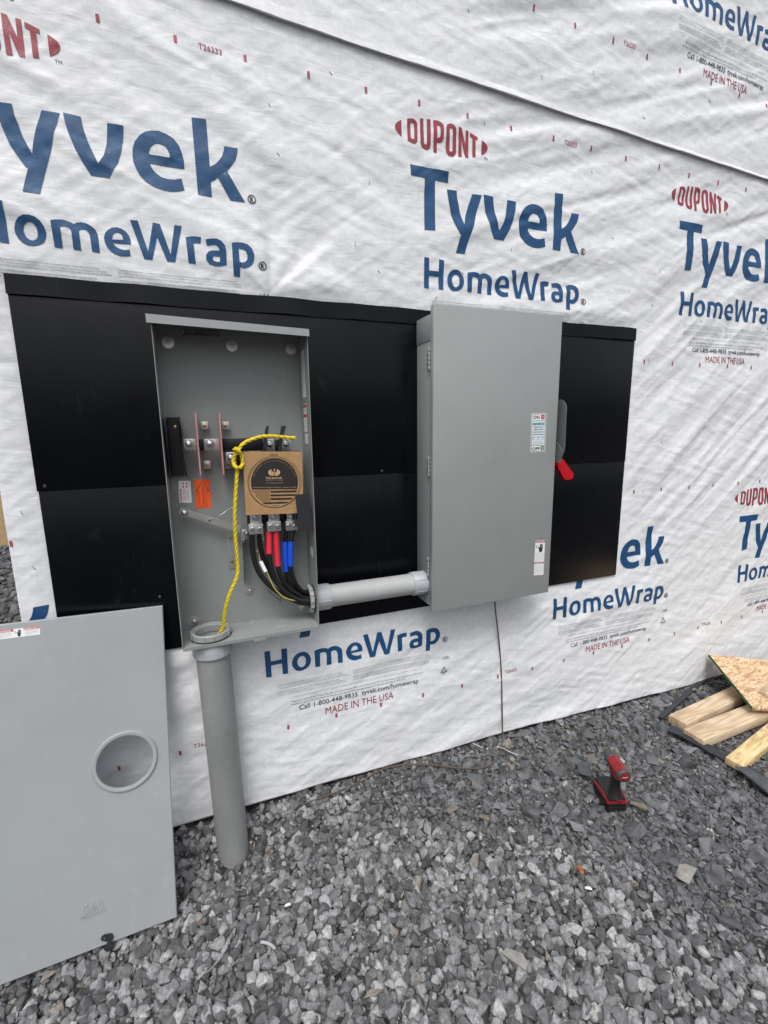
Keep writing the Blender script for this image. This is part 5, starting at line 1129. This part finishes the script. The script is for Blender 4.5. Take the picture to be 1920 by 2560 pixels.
# ------------------------------------------------------------------ lumber, sheet and strips at the right
def board(label, p00, p01, p10, p11, th, m, ext):
    """near end corners p00 (far side), p10 (near side) and points along the edges"""
    a, b = Vector(p00), Vector(p10); d0 = (Vector(p01) - a).normalized(); d1 = (Vector(p11) - b).normalized(); d = (d0 + d1).normalized(); w = (b - a); w = w - d * w.dot(d)
    mid = (a + b) / 2; ang = math.atan2(d.y, d.x); L = ext; wd = w.length
    bm = new_bm(); fbox(bm, 0, L, -wd / 2, wd / 2, 0, th, .0009)
    for v in bm.verts: v.co.z += .0006 * math.sin(v.co.x * 9)
    me_o = obj('board', bm, m, label=label, cat='board', group='pine boards under the strand board'); me_o.location = (mid.x, mid.y, mid.z - th); me_o.rotation_euler = (0, -.012, ang); return me_o
def r8(x, y): return (1600 + .226 * x, 1560 + .226 * y)
zt_ = -.030
board('clean pine board nearest the wall, under the strand board', G(*r8(330, 1000), zt_), G(*r8(1010, 690), zt_), G(*r8(500, 1115), zt_), G(*r8(1120, 840), zt_), .045, M['wood'], 1.4)
board('pine board with an orange knot, middle one under the strand board', G(*r8(500, 1150), zt_), G(*r8(1170, 905), zt_), G(*r8(685, 1300), zt_), G(*r8(1416, 1020), zt_), .045, M['wood'], 1.5)
board('short pale splintered board lying on the dark strip in front of the others', G(*r8(955, 1465), zt_ - .008), G(*r8(1416, 1090), zt_ - .008), G(*r8(1140, 1585), zt_ - .008), G(*r8(1416, 1360), zt_ - .008), .034, M['wood_pale'], .9)
A_ = W(*r8(760, 335), -.035); B_ = G(*r8(1250, 930), .022); ed = A_ - B_; edl = ed.length; perp = Vector((1, -.012, -.006)).normalized(); ed.normalize(); perp = (perp - ed * perp.dot(ed)).normalized(); nn = perp.cross(ed).normalized()
if nn.z < 0: nn = -nn
ob = thing('strand_board_sheet', 'rough strand board sheet with a green edge propped on the pine boards', 'wood sheet', B_)
bm = new_bm(); PB = lambda u, v, k=0: B_ + perp * u + ed * v + nn * k
prism(bm, [PB(.0015, 0), PB(1.25, 0), PB(1.25, edl), PB(.0015, edl)], -nn * .014)
o_ = obj('sheet', bm, M['osb'], ob)
bm = new_bm(); prism(bm, [PB(0, 0, -.0005), PB(.0012, 0, -.0005), PB(.0012, edl, -.0005), PB(0, edl, -.0005)], -nn * .0135); obj('green_edge', bm, M['osb_edge'], ob)
pB = G(1916, 1740, .035); bm = new_bm(); c, d_ = G(1908, 1742, .03), G(1960, 1715, .03); fbox(bm, 0, .30, -.02, .02, 0, .025, .002); ch = obj('wood_offcut', bm, M['wood'], label='small brown wood offcut on top of the strand board', cat='offcut'); ch.location = c + Vector((.0, 0, -.001)); ch.rotation_euler = (0, 0, .25)
def ribbon(name, pts, wd, th, m, label, cat, lift=.010):
    P = smooth_path([Vector((q.x, q.y, float(ground_z(q.x, q.y)) + lift)) for q in pts], 8); bm = new_bm(); rows = []
    for i, p in enumerate(P):
        tt = (P[min(i + 1, len(P) - 1)] - P[max(i - 1, 0)]); tt.z = 0; tt.normalize(); n_ = Vector((-tt.y, tt.x, 0)); w_ = wd * (1 if 0 < i < len(P) - 1 else .8) / 2; b_ = .003 * math.sin(i * .7)
        rows.append([bm.verts.new(p + n_ * w_ + Vector((0, 0, b_))), bm.verts.new(p - n_ * w_ - Vector((0, 0, b_ * .5))), bm.verts.new(p - n_ * w_ + Vector((0, 0, th - b_ * .5))), bm.verts.new(p + n_ * w_ + Vector((0, 0, th + b_)))])
    for a, b in zip(rows, rows[1:]):
        for k in range(4): bm.faces.new((a[k], a[(k + 1) % 4], b[(k + 1) % 4], b[k]))
    bm.faces.new(rows[0][::-1]); bm.faces.new(rows[-1]); return obj(name, bm, m, label=label, cat=cat, loc=tuple(P[0]), group='dark strips by the boards')
ribbon('rubber_strip', [G(*r8(225, 1040), -.06), G(*r8(450, 850), -.06), G(*r8(700, 640), -.06), G(*r8(900, 560), -.06)], .026, .006, M['dark_strip'], 'narrow dark strip running under the strand board near the wall', 'strip', .024)
ribbon('rubber_strip', [G(*r8(330, 1185), -.07), G(*r8(520, 1275), -.07), G(*r8(700, 1370), -.07), G(*r8(870, 1460), -.07), G(*r8(1030, 1545), -.07), G(*r8(1180, 1630), -.07), G(*r8(1330, 1720), -.07)], .056, .008, M['dark_strip'], 'wide dark strip bent across the gravel in front of the pine boards', 'strip', .030)

# ------------------------------------------------------------------ loose bits on the gravel
def rock(name, p, s, yaw, m, label, cat, flat=.45):
    p = Vector(p) + Vector((0, 0, .006 + .10 * s)); v, f = SHARD[3]; bm = new_bm(); vs = [bm.verts.new((q[0] * s, q[1] * s * 1.2, q[2] * s * 2 * flat)) for q in v]
    for t_ in f:
        try: bm.faces.new([vs[i] for i in t_])
        except ValueError: pass
    o = obj(name, bm, m, label=label, cat=cat, group='odd %ss lying on the gravel' % name.split('_')[-1]); o.location = p; o.rotation_euler = (.1, .05, yaw); return o
def gp(x, y, lift=.012): q = onG(x, y, 0); return Vector((q.x, q.y, float(ground_z(q.x, q.y)) + lift))
dark_rock = mat('dark_slate', (.062, .068, .075), .7, var=.35, vscale=30, bump=.6, bscale=60); tan_rock = mat('tan_stone', (.17, .15, .115), .8, var=.35, vscale=40, bump=.6, bscale=80); pale_rock = mat('pale_grey_stone', (.26, .25, .23), .8, var=.25, vscale=40, bump=.5, bscale=80)
rock('flat_rock', gp(1890, 1970, .02), .16, -.5, dark_rock, 'large flat dark slate at the end of the wide dark strip', 'rock')
rock('flat_rock', gp(1470, 1930, .018), .10, 2.1, dark_rock, 'long dark slate piece just behind the impact driver', 'rock')
rock('stone', gp(1597, 2022, .015), .060, .3, tan_rock, 'tan block of stone right of the driver battery', 'rock', .8)
rock('stone', gp(1725, 2197, .016), .085, 1.6, pale_rock, 'pale upright-lying stone in the dark gravel below the driver', 'rock', .7)
rock('stone', gp(1287, 2412, .016), .070, .2, pale_rock, 'pale round-edged stone in the foreground gravel', 'rock', .8)
rock('stone', gp(1135, 2030, .014), .055, 1.5, tan_rock, 'long tan stone between conduit and driver', 'rock', .6)
rock('stone', gp(1210, 2050, .014), .042, .4, tan_rock, 'rounded tan stone left of the driver, beside the long one', 'rock', .8)
P = [gp(*r5(x, y), .030) for x, y in ((1128, 1592), (1150, 1596), (1172, 1606), (1190, 1622))]; bm = new_bm(); tube(bm, smooth_path(P), .0045, 8); obj('plastic_offcut', bm, M['pale_film'], label='curved pale plastic offcut lying on the foreground gravel', cat='plastic scrap', loc=tuple(P[0]))
bm = new_bm(); P = [gp(*r5(x, y), .030) for x, y in ((1000, 1555), (985, 1600), (960, 1650), (925, 1700), (880, 1745))]; PS = smooth_path(P, 6); rows = []
for i, p in enumerate(PS):
    w_ = .010 * math.sin(math.pi * (i + .6) / (len(PS) + .2)); k_ = Vector((random.uniform(-.002, .002), random.uniform(-.002, .002), random.uniform(0, .005))); rows.append([bm.verts.new(p + Vector((w_, w_ * .4, 0)) + k_), bm.verts.new(p + Vector((0, 0, .006)) + k_), bm.verts.new(p - Vector((w_, w_ * .4, 0)) + k_), bm.verts.new(p - Vector((0, 0, .001)) + k_)])
for a, b in zip(rows, rows[1:]):
    for k in range(4): bm.faces.new((a[k], a[(k + 1) % 4], b[(k + 1) % 4], b[k]))
obj('film_scrap', bm, M['pale_film'], label='crumpled strip of clear film on the foreground gravel', cat='plastic scrap', loc=tuple(P[0]))
for lab, pp in (('short white plastic tie at the wall foot, left of the ground wire', ((385, 724), (405, 732), (428, 743))), ('white plastic tie at the wall foot, right of the ground wire', ((488, 736), (515, 745), (545, 760), (580, 774)))):
    bm = new_bm(); P = smooth_path([onG(*r6(*q), .004) for q in pp]); tube(bm, P, .0012, 6); obj('plastic_tie', bm, M['white_bit'], label=lab, cat='plastic scrap', loc=tuple(P[0]), group='plastic ties on the gravel')
bm = new_bm(); p = gp(*r6(765, 635), .022); lathe(bm, [(.006, 0), (.014, 0), (.014, .003), (.006, .003), (.006, 0)], p, (.2, -.75, .6), 20); obj('washer', bm, M['zinc'], label='small round metal washer on the gravel at the wall foot', cat='washer', loc=tuple(p))
for (x, y, lab, s, m) in ((885, 1362, 'white chip among the dark gravel below the driver', .022, 'white_bit'), (0, 0, '', 0, '')):
    if s: rock('white_chip', gp(*r6(x, y), .02), s, .7, M[m], lab, 'chip')
rock('white_chip', gp(*r5(1245, 1437), .024), .020, 1.2, M['white_bit'], 'thin white chip in the grey gravel right of the cover', 'chip')
rock('wood_splinter', gp(*r6(845, 1280), .02), .030, -.6, M['rust'], 'thin orange-brown splinter in the middle of the dark gravel', 'splinter', .3)
rock('wood_splinter', gp(*r5(1155, 1200), .024), .016, 1.2, M['rust'], 'small rusty chip beside the foot of the riser conduit', 'splinter', .4)
rock('wood_splinter', gp(*r5(865, 1508), .024), .014, 1.0, M['rust'], 'small rusty chip beside the bottom corner of the cover', 'splinter', .4)
print('done')
